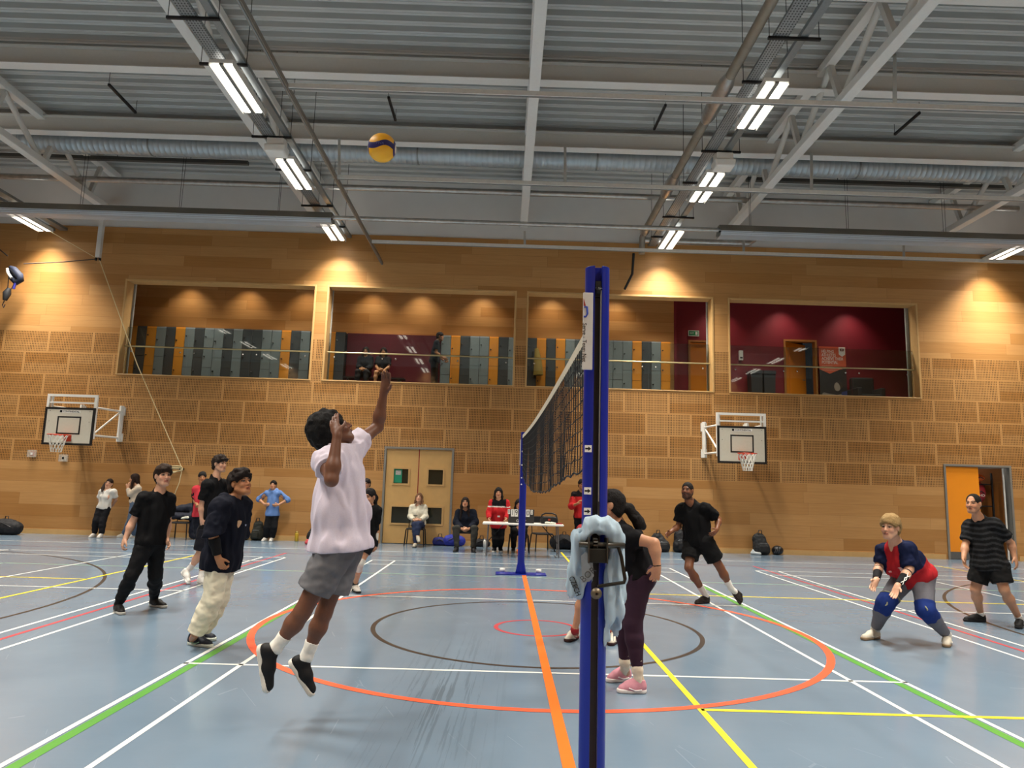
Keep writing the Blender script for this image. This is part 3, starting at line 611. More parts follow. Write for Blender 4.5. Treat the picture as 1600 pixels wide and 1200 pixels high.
# harness pole, pulleys, ropes
P0 = at(153, 330, 10.5); P1 = at(153, 405, 10.5)
t = thing('pulley_arm', 'white steel arm with pulleys dropping from the far left truss', 'bracket', P1); MB().box(-.06, .06, -.05, .05, .05, P0.z-P1.z+.06).build('arm_post', white_paint, t); MB().box(-.16, .5, -.1, .12, P0.z-P1.z+.03, P0.z-P1.z+.18).build('arm_plate', white_paint, t)
for s in (-.05, .05): MB().lathe([(.02, -.015), (.045, -.015), (.03, 0), (.045, .015), (.02, .015)], (s, 0, .0), 14, 'x').build('pulley', black_steel, t)
cl = at(283, 733, 10.78); rope_m = mat('cream_rope', 'd8c79a', .8)
def cord(lab, pts, r, m, nm='rope'):
    p0 = Vector(pts[0]); return prop(MB().tube([Vector(p)-p0 for p in pts], r, 6).build(nm, m, loc=p0), lab, 'rope')
cord('cream control rope slanting down the wall from the pulley arm to the cleat', [P1+Vector((.05, 0, -.03)), (P1+cl)/2+Vector((-.04, 0, -.05)), cl+Vector((.02, 0, .02))], .012, rope_m)
cord('thin rope rising from the pulley arm past the far left light', [P1+Vector((-.05, 0, .03)), at(0, 316, 10.62)], .01, rope_m)
cord('rope stretched level from the pulley arm to the navy harness', [P1+Vector((-.06, 0, 0)), at(90, 410, 10.45), at(37, 412, 10.4)], .013, mat('rope_dark_flecked', '2f2a2c', .8))
cord('dark strap running up from the navy harness out of view to the left', [at(12, 400, 10.4), at(-20, 374, 10.3), at(-120, 300, 9.8)], .016, mat('rope_dark_flecked', '2f2a2c', .8))
cord('loose end of cream rope hanging in a curve below the cleat', [cl+Vector((.03, -.03, -.06)), cl+Vector((.0, -.03, -.35)), cl+Vector((-.12, -.03, -.75)), at(272, 771, 10.78)], .012, rope_m)
t = thing('rope_coil', 'thick coil of cream rope looped on a cleat on the panelled wall', 'rope', cl)
for k in range(6): MB().tube([(.03*math.cos(a)-.28+.30*math.cos(a), -.02-.012*(k % 3), -.03+(.035+.012*k)*math.sin(a)+.012*k*math.cos(a)) for a in [2*math.pi*i/20 for i in range(20)]], .013, 6, closed=True).build('rope_loop', rope_m, t)
MB().box(-.03, .05, -.05, .068, -.02, .03).build('cleat', black_steel, t)
hp = at(22, 428, 10.4); t = thing('harness', 'navy and white twisting-belt harness hung from ropes at the left edge', 'harness', hp)
navy = mat('harness_navy', '151d33', .7, bump=.4)
MB().tube([(-.12, 0, .18), (.0, -.03, .12), (.16, -.02, -.05), (.2, 0, -.16), (.08, .03, -.22), (-.08, .03, -.08), (-.14, 0, .1)], [.05, .08, .1, .08, .09, .08, .05], 12).build('belt_pad', navy, t)
MB().tube([(-.16, -.05, .12), (-.1, -.1, .0), (.02, -.12, -.14)], .035, 8).build('white_ring', white_gloss, t); MB().tube([(-.13, 0, -.05), (-.12, 0, -.4)], .012, 6).build('strap', navy, t); MB().tube([(.06, 0, -.2), (-.02, 0, -.42)], .012, 6).build('strap', navy, t)
MB().tube([(.08, -.02, -.24), (.06, -.02, -.42)], .03, 8).build('blue_tab', mat('harness_blue', '2a2a8c', .6), t)
MB().tube([(-.08, 0, -.4), (-.1, -.03, -.55), (-.14, -.02, -.74)], [.05, .1, .05], 10).build('hanging_pouch', mat('harness_black', '15161a', .7), t); MB().tube([(-.16, 0, -.74), (-.2, 0, -.86), (-.16, 0, -.93), (-.13, 0, -.84)], .012, 6).build('pouch_loop', navy, t)
# ------------------------------------------------------------------ smooth solids: blended capsules and ellipsoids polygonised into one skin
def V(*a): return np.array(a[0] if len(a) == 1 else a, float)
def cap(a, b, ra, rb=None, k=.03, fl=None): return ('c', V(a), V(b), ra, ra if rb is None else rb, k, fl)
def ell(c, r, ax=None, k=.03): return ('e', V(c), np.eye(3) if ax is None else np.array(ax, float), V(r) if hasattr(r, '__len__') else V(r, r, r), k)
def p_ev(p, P):
    if p[0] == 'c':
        _, a, b, ra, rb, k, fl = p; ba = b-a; pa = P-a
        t = np.clip((pa@ba)/max(ba@ba, 1e-9), 0, 1); v = pa-t[:, None]*ba; s = 1
        if fl: ax, s = fl; v = v+((1/s-1)*(v@ax))[:, None]*ax
        return (np.sqrt((v*v).sum(1))-(ra+(rb-ra)*t))*min(1, s)
    _, c, A, r, k = p; q = (P-c)@A.T
    k0 = np.sqrt(((q/r)**2).sum(1)); k1 = np.sqrt(((q/(r*r))**2).sum(1))
    return k0*(k0-1)/np.maximum(k1, 1e-6)
def p_bb(p):
    if p[0] == 'c': m = max(p[3], p[4])*max(1, p[6][1] if p[6] else 1); return np.minimum(p[1], p[2])-m, np.maximum(p[1], p[2])+m
    return p[1]-p[3].max(), p[1]+p[3].max()
def smin(a, b, k):
    h = np.maximum(k-np.abs(a-b), 0)/k if k > 0 else 0
    return np.minimum(a, b)-h*h*k*.25
def field(groups, P, mg):
    D = np.full(len(P), .6)
    for g in groups:
        d = np.full(len(P), .6)
        for p in g['p']:
            lo, hi = p_bb(p); m = np.where(((P > lo-mg) & (P < hi+mg)).all(1))[0]
            if len(m): d[m] = smin(d[m], p_ev(p, P[m]), p[5] if p[0] == 'c' else p[4])
        if g.get('noise') is not None:
            am, fq = g['noise'][:2]; st = g['noise'][2] if len(g['noise']) > 2 else V(1, 1, 1); m = np.where(np.abs(d) < mg+am)[0]
            if len(m):
                q = P[m]*fq*st; wv = np.sin(q[:, [1, 2, 0]]*1.0+V(1.3, .7, 2.1))*1.3+np.sin(q[:, [2, 0, 1]]*2.1)*.5
                d[m] += am*(np.sin(q[:, 0]+wv[:, 0])+np.sin(q[:, 1]*1.3+wv[:, 1]+2)+np.sin(q[:, 2]*.8+wv[:, 2]+4))/2.2
        for p in g.get('sub', ()):
            lo, hi = p_bb(p); m = np.where(((P > lo-mg) & (P < hi+mg)).all(1))[0]; kk = p[5] if p[0] == 'c' else p[4]
            if len(m): d[m] = -smin(-d[m], p_ev(p, P[m]), kk)
        for pt, nr in g.get('cut', ()): d = np.maximum(d, (P-pt)@nr)
        D = smin(D, d, g.get('k', .004))
    return D
EDG = [(0, 1), (2, 3), (4, 5), (6, 7), (0, 2), (1, 3), (4, 6), (5, 7), (0, 4), (1, 5), (2, 6), (3, 7)]   # corner id = x*4+y*2+z
CO = np.array([[i >> 2 & 1, i >> 1 & 1, i & 1] for i in range(8)])
def solid(groups, h):
    lo = np.min([p_bb(p)[0] for g in groups for p in g['p']], 0)-.05; hi = np.max([p_bb(p)[1] for g in groups for p in g['p']], 0)+.05
    B = 8; bs = h*B; nb = np.ceil((hi-lo)/bs).astype(int)
    bi = np.stack(np.meshgrid(*[np.arange(k) for k in nb], indexing='ij'), -1).reshape(-1, 3)
    dc = field(groups, lo+(bi+.5)*bs, bs*1.3+.04); bi = bi[np.abs(dc) < bs*1.15+.03]
    r = np.arange(B+1); off = np.stack(np.meshgrid(r, r, r, indexing='ij'), -1).reshape(-1, 3)
    P = (lo+(bi[:, None, :]*B+off[None])*h).reshape(-1, 3)
    F = np.empty(len(P)); st = 400000
    for i in range(0, len(P), st): F[i:i+st] = field(groups, P[i:i+st], .06)
    F = F.reshape(len(bi), B+1, B+1, B+1)
    c8 = np.stack([F[:, x:x+B, y:y+B, z:z+B] for x, y, z in CO], -1)
    neg = c8 < 0; act = neg.any(-1) & ~neg.all(-1)
    w_ = np.argwhere(act); cv = c8[act]
    gi = bi[w_[:, 0]]*B+w_[:, 1:]
    acc = np.zeros((len(cv), 3)); cnt = np.zeros(len(cv))
    for a, b in EDG:
        fa, fb = cv[:, a], cv[:, b]; m = (fa < 0) != (fb < 0); t = np.where(m, fa/np.where(m, fa-fb, 1), 0)
        acc += m[:, None]*(CO[a]+t[:, None]*(CO[b]-CO[a])); cnt += m
    VV = lo+(gi+acc/cnt[:, None])*h
    NX = nb*B+3; key = (gi[:, 0]*NX[1]+gi[:, 1])*NX[2]+gi[:, 2]
    o = np.argsort(key); ks = key[o]; quads = []
    st3 = [NX[1]*NX[2], NX[2], 1]
    for ax, cr in ((0, 4), (1, 2), (2, 1)):
        s0, s1 = cv[:, 0] < 0, cv[:, cr] < 0; m = np.where(s0 != s1)[0]
        u, v = st3[(ax+1) % 3], st3[(ax+2) % 3]; kk = key[m]
        idx = []; ok = np.ones(len(m), bool)
        for dk_ in (0, -u, -u-v, -v):
            j = np.clip(np.searchsorted(ks, kk+dk_), 0, len(ks)-1); ok &= ks[j] == kk+dk_; idx.append(o[j])
        q = np.stack(idx, 1)[ok]; fl = ~s0[m][ok]; q[fl] = q[fl][:, ::-1]; quads.append(q)
    return VV, np.concatenate(quads)
def relax(VV, Q, n=1, f=.5):
    for _ in range(n):
        s = np.zeros_like(VV); c = np.zeros(len(VV))
        for k in range(4):
            for j in (Q[:, (k+1) % 4], Q[:, (k-1) % 4]): np.add.at(s, Q[:, k], VV[j]); np.add.at(c, Q[:, k], 1)
        VV = VV+f*(s/np.maximum(c, 1)[:, None]-VV)
    return VV
def skin(name, groups, h, m, parent=None, base=(0, 0, 0), color=None, sm=1):
    VV, Q = solid(groups, h); VV = relax(VV, Q, sm)
    me = bpy.data.meshes.new(name); nv, nq = len(VV), len(Q); lv = VV-np.array(base, float)
    me.vertices.add(nv); me.vertices.foreach_set('co', lv.astype(np.float32).ravel())
    me.loops.add(nq*4); me.loops.foreach_set('vertex_index', Q.astype(np.int32).ravel())
    me.polygons.add(nq); me.polygons.foreach_set('loop_start', np.arange(0, nq*4, 4, dtype=np.int32))
    me.polygons.foreach_set('use_smooth', np.ones(nq, bool)); me.update(calc_edges=True)
    if color is not None:
        cl = np.ones((nv, 4), np.float32); cl[:, :3] = color(VV)
        at_ = me.color_attributes.new('col', 'FLOAT_COLOR', 'POINT'); at_.data.foreach_set('color', cl.ravel())
    me.materials.append(m); o = bpy.data.objects.new(name, me); C.objects.link(o)
    if parent: o.parent = parent
    return o
# ------------------------------------------------------------------ volleyball net, posts, ball
blue = mat('post_blue', '10268f', .28, .1, .05, 4); blue2 = mat('post_blue_deep', '0d1a5c', .4)
def post(x, y, h, lab, near):
    t = thing('net_post', lab, 'net post', (x, y, 0)); s = -1 if near else 1
    ring = []
    for k in range(37):
        a = math.radians(-90+16.5+327*k/36); ring.append((.062*math.cos(a), .058*math.sin(a)))
    ring += [(-.0175, -.02), (.0175, -.02)]
    if s > 0: ring = [(x_, -y_) for x_, y_ in ring][::-1]
    MB().prism(ring, .02, h, 'z').build('post_body', blue, t, bevel=.002)
    MB().box(-.0165, .0165, min(s*.021, s*.03), max(s*.021, s*.03), .03, h-.12).build('channel_insert', mat('channel_dark', '2c2722', .6), t)
    return t
NPX, NPY, NH = .035, -4.72, 2.66
FPX, FPY = -.055, 4.95
np_ = post(NPX, NPY, NH, 'tall blue net post nearest the camera with a winch and pale shirt on it', True)
fp_ = post(FPX, FPY, 2.56, 'blue net post on the far side of the court in front of the scorers', False)
MB().tube([(.012, -.052, 1.42), (.013, -.054, NH-.13)], .0035, 6).build('winch_cable', mat('cable_grey', '9a9a98', .4, .6), np_)
MB().tube([(-.02, -.05, .03), (-.02, -.05, 1.2)], .003, 6).build('trim_cord', mat('cord_pale', 'a9a59a', .6), np_); MB().tube([(.02, -.05, .03), (.02, -.05, 1.2)], .003, 6).build('trim_cord', MATS['cord_pale'], np_)
pl = MB()
for s in (-1, 1): pl.lathe([(.0, -.006), (.022, -.006), (.015, 0), (.022, .006), (.0, .006)], (s*.004, -.045, NH-.13), 14, 'x'); pl.sphere((s*.013, -.056, NH-.12), .005, 8, 6)
pl.box(-.014, .014, -.05, -.03, NH-.16, NH-.08); pl.build('pulley', black_steel, np_)
for k, py in enumerate((701, 767, 799)):
    q = at(917.5, py, NPY-.05)
    st_ = MB().box(-.058, -.024, -.0545, -.051, q.z-.017, q.z+.017).build('arrow_sticker', white_gloss, np_)
    MB().add([(x, -.0552, q.z+z) for x, z in ((-.056, .004), (-.041, .004), (-.041, .011), (-.027, 0), (-.041, -.011), (-.041, -.004), (-.056, -.004))], [tuple(range(7))], False).build('arrow', black_plastic, st_)
for t in (np_, fp_):
    MB().prism([(-.1, .0), (.1, .0), (.06, .14), (-.06, .14)], -.01, .01, 'y').build('base_gusset', blue, t)
    bs = MB().prism([(-.45, -.18), (.45, -.18), (.45, .18), (-.45, .18)], 0, .016, 'z').build('base_plate', blue, t)
    MB().lathe([(.062, .016), (.1, .02), (.085, .09), (.064, .2)], n=24).build('base_collar', blue, t)
    for s in (-1, 1): MB().lathe([(.0, -.05), (.035, -.05), (.04, 0), (.035, .05), (0, .05)], (s*.33, .2, .04), 16, 'x').build('roller', white_gloss, t)
for z in (2.2, 1.6, 1.95, 1.72): MB().sphere((-.03, -.05, z), .014, 8, 6).build('bolt', white_gloss, fp_)
MB().box(-.075, -.055, -.02, .02, 1.95, 2.42).build('tension_strap', white_gloss, fp_)
# net between the posts
def lerp_tab(tab, y):
    for (a, p), (b, q) in zip(tab, tab[1:]):
        if y <= b: return p+(q-p)*(y-a)/(b-a)
    return tab[-1][1]
ya, yb = NPY+.078, FPY-.085
def zt(y): return 2.37+.12*((y-ya)/(yb-ya))-.06*math.sin(math.pi*(y-ya)/(yb-ya))
def zb_(y): f = (y-ya)/(yb-ya); return lerp_tab(((0, 1.65), (.12, 1.60), (.35, 1.50), (.6, 1.50), (.85, 1.66), (1, 1.84)), f)
def xn(y, u): f = (y-ya)/(yb-ya); return NPX-.03+(FPX-NPX)*f+.012*math.sin(f*19+u*2)*u+.01*u*math.sin(f*47)
nt = thing('volleyball_net', 'black volleyball net with white top tape stretched between the blue posts', 'net', (0, 0, 0))
bl = mat('net_cord', '17171a', .8); m = MB(); NY, NZ = 92, 9
for i in range(NY+1):
    y = ya+(yb-ya)*i/NY; pts = [(xn(y, u), y+.02*math.sin(i*2.1+u*6)*u, zt(y)-.03+(zb_(y)-zt(y)+.03)*u) for u in [q/8 for q in range(9)]]
    m.tube(pts, .0032, 4, caps=False)
for j in range(NZ+1):
    u = j/NZ; m.tube([(xn(ya+(yb-ya)*i/NY, u), ya+(yb-ya)*i/NY, zt(ya+(yb-ya)*i/NY)-.03+(zb_(ya+(yb-ya)*i/NY)-zt(ya+(yb-ya)*i/NY)+.03)*u+.012*math.sin(i*2.4)*u) for i in range(NY+1)], .0034 if j < NZ else .006, 4, caps=False)
m.build('mesh_netting', bl, nt)
m = MB()
for i in range(60):
    y0, y1 = ya+(yb-ya)*i/60, ya+(yb-ya)*(i+1)/60
    for s in (-.004, .004): m.add([(xn(y0, 0)+s, y0, zt(y0)-.05), (xn(y1, 0)+s, y1, zt(y1)-.05), (xn(y1, 0)+s, y1, zt(y1)+.01), (xn(y0, 0)+s, y0, zt(y0)+.01)], [(0, 1, 2, 3)])
m.build('top_tape', mat('net_tape', 'd9d2bd', .7), nt); m = MB(); m.tube([(xn(ya, 0), ya, zt(ya)), (NPX, NPY+.02, NH-.14)], .004, 6); m.tube([(xn(yb, 0), yb, zt(yb)), (FPX, FPY-.02, 2.5)], .004, 6)
m.build('top_wire', MATS['cable_grey'], nt)
# white vertical pad with lettering at the near end of the net
q0, q1 = at(921, 458, NPY-.06), at(917, 578, NPY-.06); sg = thing('net_pad', 'white padded sleeve with logo and vertical lettering on the near blue post', 'pad', (q0.x-.004, NPY-.066, (q0.z+q1.z)/2)); hh = (q0.z-q1.z)/2
MB().box(-.028, .022, -.006, .006, -hh, hh).build('pad_sheet', mat('pad_white', 'cfccc6', .5), sg, bevel=.003)
MB().tube([(-.022, -.0075, hh-.075), (-.008, -.0075, hh-.075), (-.006, -.0075, hh-.11), (-.014, -.0075, hh-.125), (-.024, -.0075, hh-.125)], .005, 6).build('blue_logo', mat('logo_blue', '2742a8', .5), sg)
MB().add([(-.026, -.0068, hh-.03), (-.014, -.0068, hh-.07), (-.026, -.0068, hh-.07)], [(0, 1, 2)]).build('red_flash', mat('logo_red', 'a8402c', .5), sg)
text('Serve - Team Net', .03, black_plastic, (-.02, -.0068, -.06), sg, rot=(math.pi/2, math.pi/2, 0), depth=.0004, sx=.9)
# winch
wz = at(932, 868, NPY-.1).z; wc = thing('net_winch', 'black steel ratchet winch with a bent crank on the near blue post', 'winch', (NPX, NPY-.057, wz)); steel = mat('winch_steel', '55524c', .35, .8, .2)
MB().box(-.045, .045, -.09, -.005, -.03, .035).build('winch_body', mat('winch_black', '25241f', .45, .5), wc, bevel=.004)
for s in (-1, 1): MB().box(s*.043-.003, s*.043+.003, -.1, -.005, -.03, .085).build('side_plate', steel, wc)
MB().lathe([(.0, -.085), (.014, -.085), (.014, .13), (.0, .13)], (0, -.055, .05), 14, 'x').build('drum_shaft', steel, wc)
m = MB()
for k in range(12): a = 2*math.pi*k/12; m.bar((-.01, -.055, .05), (-.01, -.055+.032*math.cos(a), .05+.032*math.sin(a)), .02, .008)
m.build('ratchet_wheel', steel, wc)
MB().tube([(.1, -.06, .04), (.112, -.07, .0), (.128, -.08, -.1), (.122, -.085, -.115), (.1, -.088, -.118), (.0, -.09, -.135)], .0085, 10).build('crank', mat('crank_dark', '2e2b26', .35, .7), wc)
MB().lathe([(.006, -.12), (.024, -.118), (.026, -.105), (.022, -.098), (.006, -.098)], (-.008, 0, -.165), 18, 'y').build('crank_knob', mat('knob_brass', '6d6250', .4, .6), wc)
MB().tube([(.013, -.03, .05), (.013, .0, .25)], .004, 6).build('strap', black_plastic, wc)
# pale blue shirt draped over the winch
def px3(px, py, dy=0): return V(at(px, py, NPY-.05+dy))
sh = [cap(px3(903, 838), px3(926, 820, -.03), .022, .03, .03), cap(px3(926, 820, -.03), px3(950, 822, -.03), .034, .034, .03), cap(px3(950, 822, -.03), px3(966, 842, -.02), .03, .028, .03),
      cap(px3(901, 842), px3(894, 890, .02), .02, .022, .03), cap(px3(894, 890, .02), px3(886, 914, .03), .016, .012, .02), cap(px3(907, 845, -.02), px3(899, 925, .02), .022, .024, .03), cap(px3(915, 845, -.01), px3(913, 905, .03), .02, .03, .03),
      cap(px3(886, 914, .03), px3(902, 926, .03), .01, .02, .02), cap(px3(964, 842, -.01), px3(967, 900, .0), .028, .03, .03), cap(px3(952, 878, -.01), px3(954, 965, .0), .022, .03, .03), cap(px3(967, 900), px3(965, 955, .01), .03, .032, .03),
      cap(px3(958, 835, -.05), px3(970, 885, -.03), .016, .016, .02), cap(px3(943, 830, -.06), px3(912, 838, -.05), .016, .016, .02), cap(px3(938, 816, -.06), px3(962, 832, -.06), .015, .015, .02),
      cap(px3(947, 968, .0), px3(949, 996, .0), .02, .022, .012, (V(0, 1, 0), .4)), cap(px3(958, 960, .02), px3(958, 1000, .03), .014, .012, .01, (V(0, 1, 0), .4)), cap(px3(966, 950, .01), px3(968, 980, .01), .018, .014, .01)]
so = skin('draped_shirt', [dict(p=sh, noise=(.011, 60, V(1.9, 1.3, .4)), sub=[cap((NPX, NPY-.13, wz-.3), (NPX, NPY-.13, wz+.06), .05, .055, .01), cap((NPX+.02, NPY-.15, wz+.05), (NPX+.12, NPY-.16, wz+.02), .03, .03, .01)])], .006, mat('pale_blue_cotton', 'a9bfce', .85, var=.04, scale=40))
prop(so, 'pale blue sports shirt draped over the winch of the near blue post', 'shirt')
text('CZECH', .036, black_plastic, px3(898, 916, -.012), so, rot=(math.pi/2, 1.15, -.2), depth=.003, sx=.8)
text('BOR', .042, mat('print_dark_grey', '4a4d50', .7), px3(919, 898, -.075), so, rot=(math.pi/2, -.75, 0), depth=.002)
lining = MB().add([px3(908, 868, -.06), px3(916, 862, -.07), px3(926, 876, -.07), px3(928, 900, -.07), px3(922, 908, -.06), px3(910, 910, -.05)], [tuple(range(6))], False)
lm = lining.build('grey_lining', mat('lining_grey', '8d9499', .85), so); sd = lm.modifiers.new('thick', 'SOLIDIFY'); sd.thickness = .006; sd.offset = -1
# ball
bc = at(597, 231, -3.25); ba = thing('volleyball', 'yellow and navy volleyball flying high left of the net', 'ball', bc)
nu, nv = 64, 40; m = MB(); m.sphere((0, 0, 0), .105, nu, nv)
ob = m.build('ball_skin', mat('ball_base', 'f0b010'), ba); k = NT('ball_panels'); v = k.coords(); x_, y_, z_ = k.sep(v)
sw_ = k.math('MULTIPLY', k.math('SINE', k.math('MULTIPLY', x_, 34.0)), .014)
band = k.math('LESS_THAN', k.math('ABSOLUTE', k.math('SUBTRACT', k.math('ADD', z_, .004), sw_)), .021)
side = k.math('GREATER_THAN', k.math('ABSOLUTE', x_), .088); rim = k.math('GREATER_THAN', k.math('ABSOLUTE', x_), .099)
cc = k.mix(k.math('MAXIMUM', band, side), hexc('f2b21a'), hexc('1b1d63')); cc = k.mix(rim, cc, hexc('d9d2c0'))
k.set(k.b.inputs['Base Color'], cc); k.b.inputs['Roughness'].default_value = .45; ob.data.materials[0] = k.m
text('MVA', .028, mat('ball_print', '5b6aa8', .5), (.0, -.1055, -.002), ba, depth=.0006)
ba.rotation_euler = (.1, .05, .05)
# ------------------------------------------------------------------ basketball goals
hoop_red = mat('hoop_orange', 'd6482a', .4); bb_white = mat('backboard_white', 'cfc9b8', .45, var=.05); net_w = mat('cord_white', 'd9d6cc', .8)
def goal(p0, wallx, lab, dirn):
    # p0: centre of the board; the frame folds out from two wall columns
    t = thing('basketball_goal', lab, 'basketball hoop', p0); W2, H2 = .62, .47
    bdx = MB().box(-W2, W2, 0, .025, -H2, H2).build('backboard', bb_white, t)
    m = MB(); e = .05
    m.box(-W2-.003, W2+.003, -.006, .028, H2-e, H2+.003); m.box(-W2-.003, W2+.003, -.006, .028, -H2-.003, -H2+e); m.box(-W2-.003, -W2+e, -.006, .028, -H2+e, H2-e); m.box(W2-e, W2+.003, -.006, .028, -H2+e, H2-e)
    m.build('black_border', black_plastic, bdx)
    m = MB(); a, b0, b1, e = .295, -.2, .25, .035
    m.box(-a, a, -.005, .0, b1-e, b1); m.box(-a, a, -.005, 0, b0, b0+e); m.box(-a, -a+e, -.005, 0, b0+e, b1-e); m.box(a-e, a, -.005, 0, b0+e, b1-e); m.build('target_square', black_plastic, bdx)
    MB().box(-.26, .26, -.004, 0, H2-.13, H2-.065).build('brand_strip', white_gloss, bdx); MB().box(-.255, -.195, -.006, -.004, H2-.125, H2-.07).build('brand_mark', black_plastic, bdx)
    text('CONTINENTAL', .062, black_plastic, (.03, -.006, H2-.098), bdx, sx=.95)
    for x in (-.5, .5):
        for z in (.12, .38): MB().sphere((x, -.002, z), .009, 8, 5).build('board_bolt', black_steel, bdx)
    rz = -.24; rc = (0, -.38, rz)
    rim = MB().tube([(rc[0]+.225*math.cos(q), rc[1]+.225*math.sin(q), rz) for q in [2*math.pi*k/36 for k in range(36)]], .011, 8, closed=True)
    rim.box(-.09, .09, -.17, -.0, rz-.012, rz+.012); rim.box(-.1, .1, -.012, 0, rz-.14, rz+.02); rim.build('hoop', hoop_red, t)
    m = MB(); N = 12
    for k in range(N):
        for s in (-1, 1):
            pts = []
            for j in range(7):
                u = j/6; r = .22-(.11*u**.8); q = 2*math.pi*(k+s*u*2.2)/N; pts.append((rc[0]+r*math.cos(q), rc[1]+r*math.sin(q), rz-.42*u))
            m.tube(pts, .0075, 4, caps=False)
    m.build('hoop_net', net_w, t)
    # folding frame
    wy = WALL_Y-p0.y; top = H2+.28; zc = (top-.25, -.2)
    cols = [q-p0.x for q in wallx]; m = MB()
    for i, cx in enumerate(cols):
        g = MB(); g.box(cx-.05, cx+.05, wy-.09, wy-.03, zc[1]-.1, zc[0]+.15); g.build('wall_column', white_gloss, t)
        for z in zc: MB().box(cx-.075, cx+.075, wy-.05, wy-.001, z-.1, z+.12).build('wall_bracket', white_gloss, t)
        g = MB(); ex = (-W2+.08, W2-.08)[i]
        g.tube([(cx, wy-.1, zc[1]-.1), (cx, wy-.1, zc[0]+.15)], .035, 8); g.tube([(ex, .12, zc[1]), (ex, .12, top)], .03, 8)
        for z in zc: g.tube([(cx, wy-.1, z), (ex, .12, z)], .025, 8)
        g.tube([(cx, wy-.1, zc[0]), (ex, .12, zc[1])], .022, 8); g.build('swing_arm', white_gloss, t)
    g = MB()
    for x in (-W2+.02, W2-.02): g.box(x-.03, x+.03, .03, .09, -.3, top)
    g.box(-W2-.01, W2+.01, .03, .09, top, top+.06); g.box(-W2, W2, .045, .075, .58, .62); g.build('board_frame', white_gloss, t)
    return t
GBY = 9.75
pl_ = at(107, 666, GBY); pr_ = at(1159.5, 695, GBY)
gl1 = goal(pl_, (at(131, 636, WALL_Y).x, at(192, 645, WALL_Y).x), 'basketball hoop on a folding white wall frame at the left, above the leaning girls', 1); gl1.rotation_euler = (0, 0, 0)
gl2 = goal(pr_, (at(1099, 671, WALL_Y).x, at(1165, 660, WALL_Y).x), 'basketball hoop on a folding white frame at the right, above the lunging man', -1)
# ------------------------------------------------------------------ scorers' table and chairs
a = gnd(757, 817, .735); b = gnd(879, 820, .735); tl_ = at(764, 868, 8.2); tw = .36
ty = 8.45; ax, bx = at(754, 817, ty-.3).x, at(881, 820, ty-.3).x
tb = thing('folding_table', 'white folding table with the scoreboard on it in front of the panelled wall', 'table', ((ax+bx)/2, ty, 0)); hw = (bx-ax)/2
MB().box(-hw, hw, -.34, .34, .70, .74).build('tabletop', white_gloss, tb, bevel=.012)
for s in (-1, 1):
    for q in (-.27, .27): MB().tube([(s*(hw-.13), q, .7), (s*(hw-.10), q, 0)], .014, 8).build('leg', mat('leg_grey', '77777a', .4, .6), tb)
    MB().tube([(s*(hw-.12), -.27, .1), (s*(hw-.12), .27, .1)], .012, 8).build('leg_brace', MATS['leg_grey'], tb)
    MB().tube([(s*(hw-.115), 0, .3), (s*.45, 0, .68)], .011, 8).build('diagonal_strut', black_steel, tb)
s0, s1 = at(794.5, 808, ty-.1), at(834.5, 808, ty-.1); sbz = .742
sb = thing('scoreboard', 'black flip scoreboard reading 19 to 20 on the white table', 'scoreboard', ((s0.x+s1.x)/2, ty-.1, sbz)); sw2 = (s1.x-s0.x)/2; sh2 = .31
MB().prism([(-.0, 0), (.16, 0), (.02, sh2), (0, sh2)], -sw2, sw2, 'x').build('stand', mat('board_black', '2a2a2b', .5), sb)
def flip(x, z, wd, hh_, ch, c=black_plastic):
    f = MB().box(x-wd/2, x+wd/2, -.012, -.002, z-hh_/2, z+hh_/2).build('flip_card', white_gloss, sb); text(ch, hh_*1.02, c, (x, -.013, z), f, depth=.001, sx=.8)
for x, ch in ((-.20, '1'), (-.115, '9'), (.065, '2'), (.15, '0')): flip(x, sh2-.085, .078, .165, ch)
flip(-.285, sh2-.06, .055, .105, '0', mat('flip_grey', '8a7d70', .5)); flip(.235, sh2-.06, .055, .105, '2', MATS['flip_grey'])
text('Gerlor', .08, white_gloss, (.0, -.003, .05), sb, sx=1.05)
spk = thing('portable_speaker', 'black portable speaker with carrying handle on the right of the white table', 'speaker', (at(858, 808, ty).x, ty+.02, .742))
MB().prism([(-.2, 0), (.2, 0), (.205, .09), (.16, .165), (-.16, .165), (-.205, .09)], -.09, .09).build('speaker_body', mat('speaker_black', '101418', .5), spk, bevel=.03); MB().tube([(-.19, 0, .1), (-.16, 0, .2), (-.08, 0, .235), (.08, 0, .235), (.16, 0, .2), (.19, 0, .1)], .017, 8).build('carry_handle', black_plastic, spk)
MB().box(-.025, .025, -.095, -.09, .07, .11).build('red_badge', mat('badge_red', 'b0462c', .5), spk)
q = skin('towel', [dict(p=[cap((at(853, 813, ty-.2).x, ty-.22, .768), (at(867, 814, ty-.2).x, ty-.2, .76), .03, .022, .02)], noise=(.006, 60), cut=[(V(0, 0, .742), V(0, 0, -1))])], .008, mat('towel_white', 'd9dacb', .9)); prop(q, 'crumpled white cloth in front of the black speaker on the table', 'cloth')
q = MB().box(-.11, .11, -.08, .08, 0, .025).build('folder', mat('folder_red', '8f2326', .5), loc=(at(872, 815, ty-.1).x-.02, ty-.08, .741)); prop(q, 'dark red folder at the right end of the white table', 'folder')
q = MB().box(-.1, .1, -.07, .07, 0, .012).build('score_sheet', mat('sheet_white', 'd5c9c4', .6), loc=(at(783, 815, ty-.15).x, ty-.12, .741)); prop(q, 'score papers on the table in front of the woman in red', 'paper')
pad_m = mat('chair_pad', '1b1a1c', .8); c0 = None
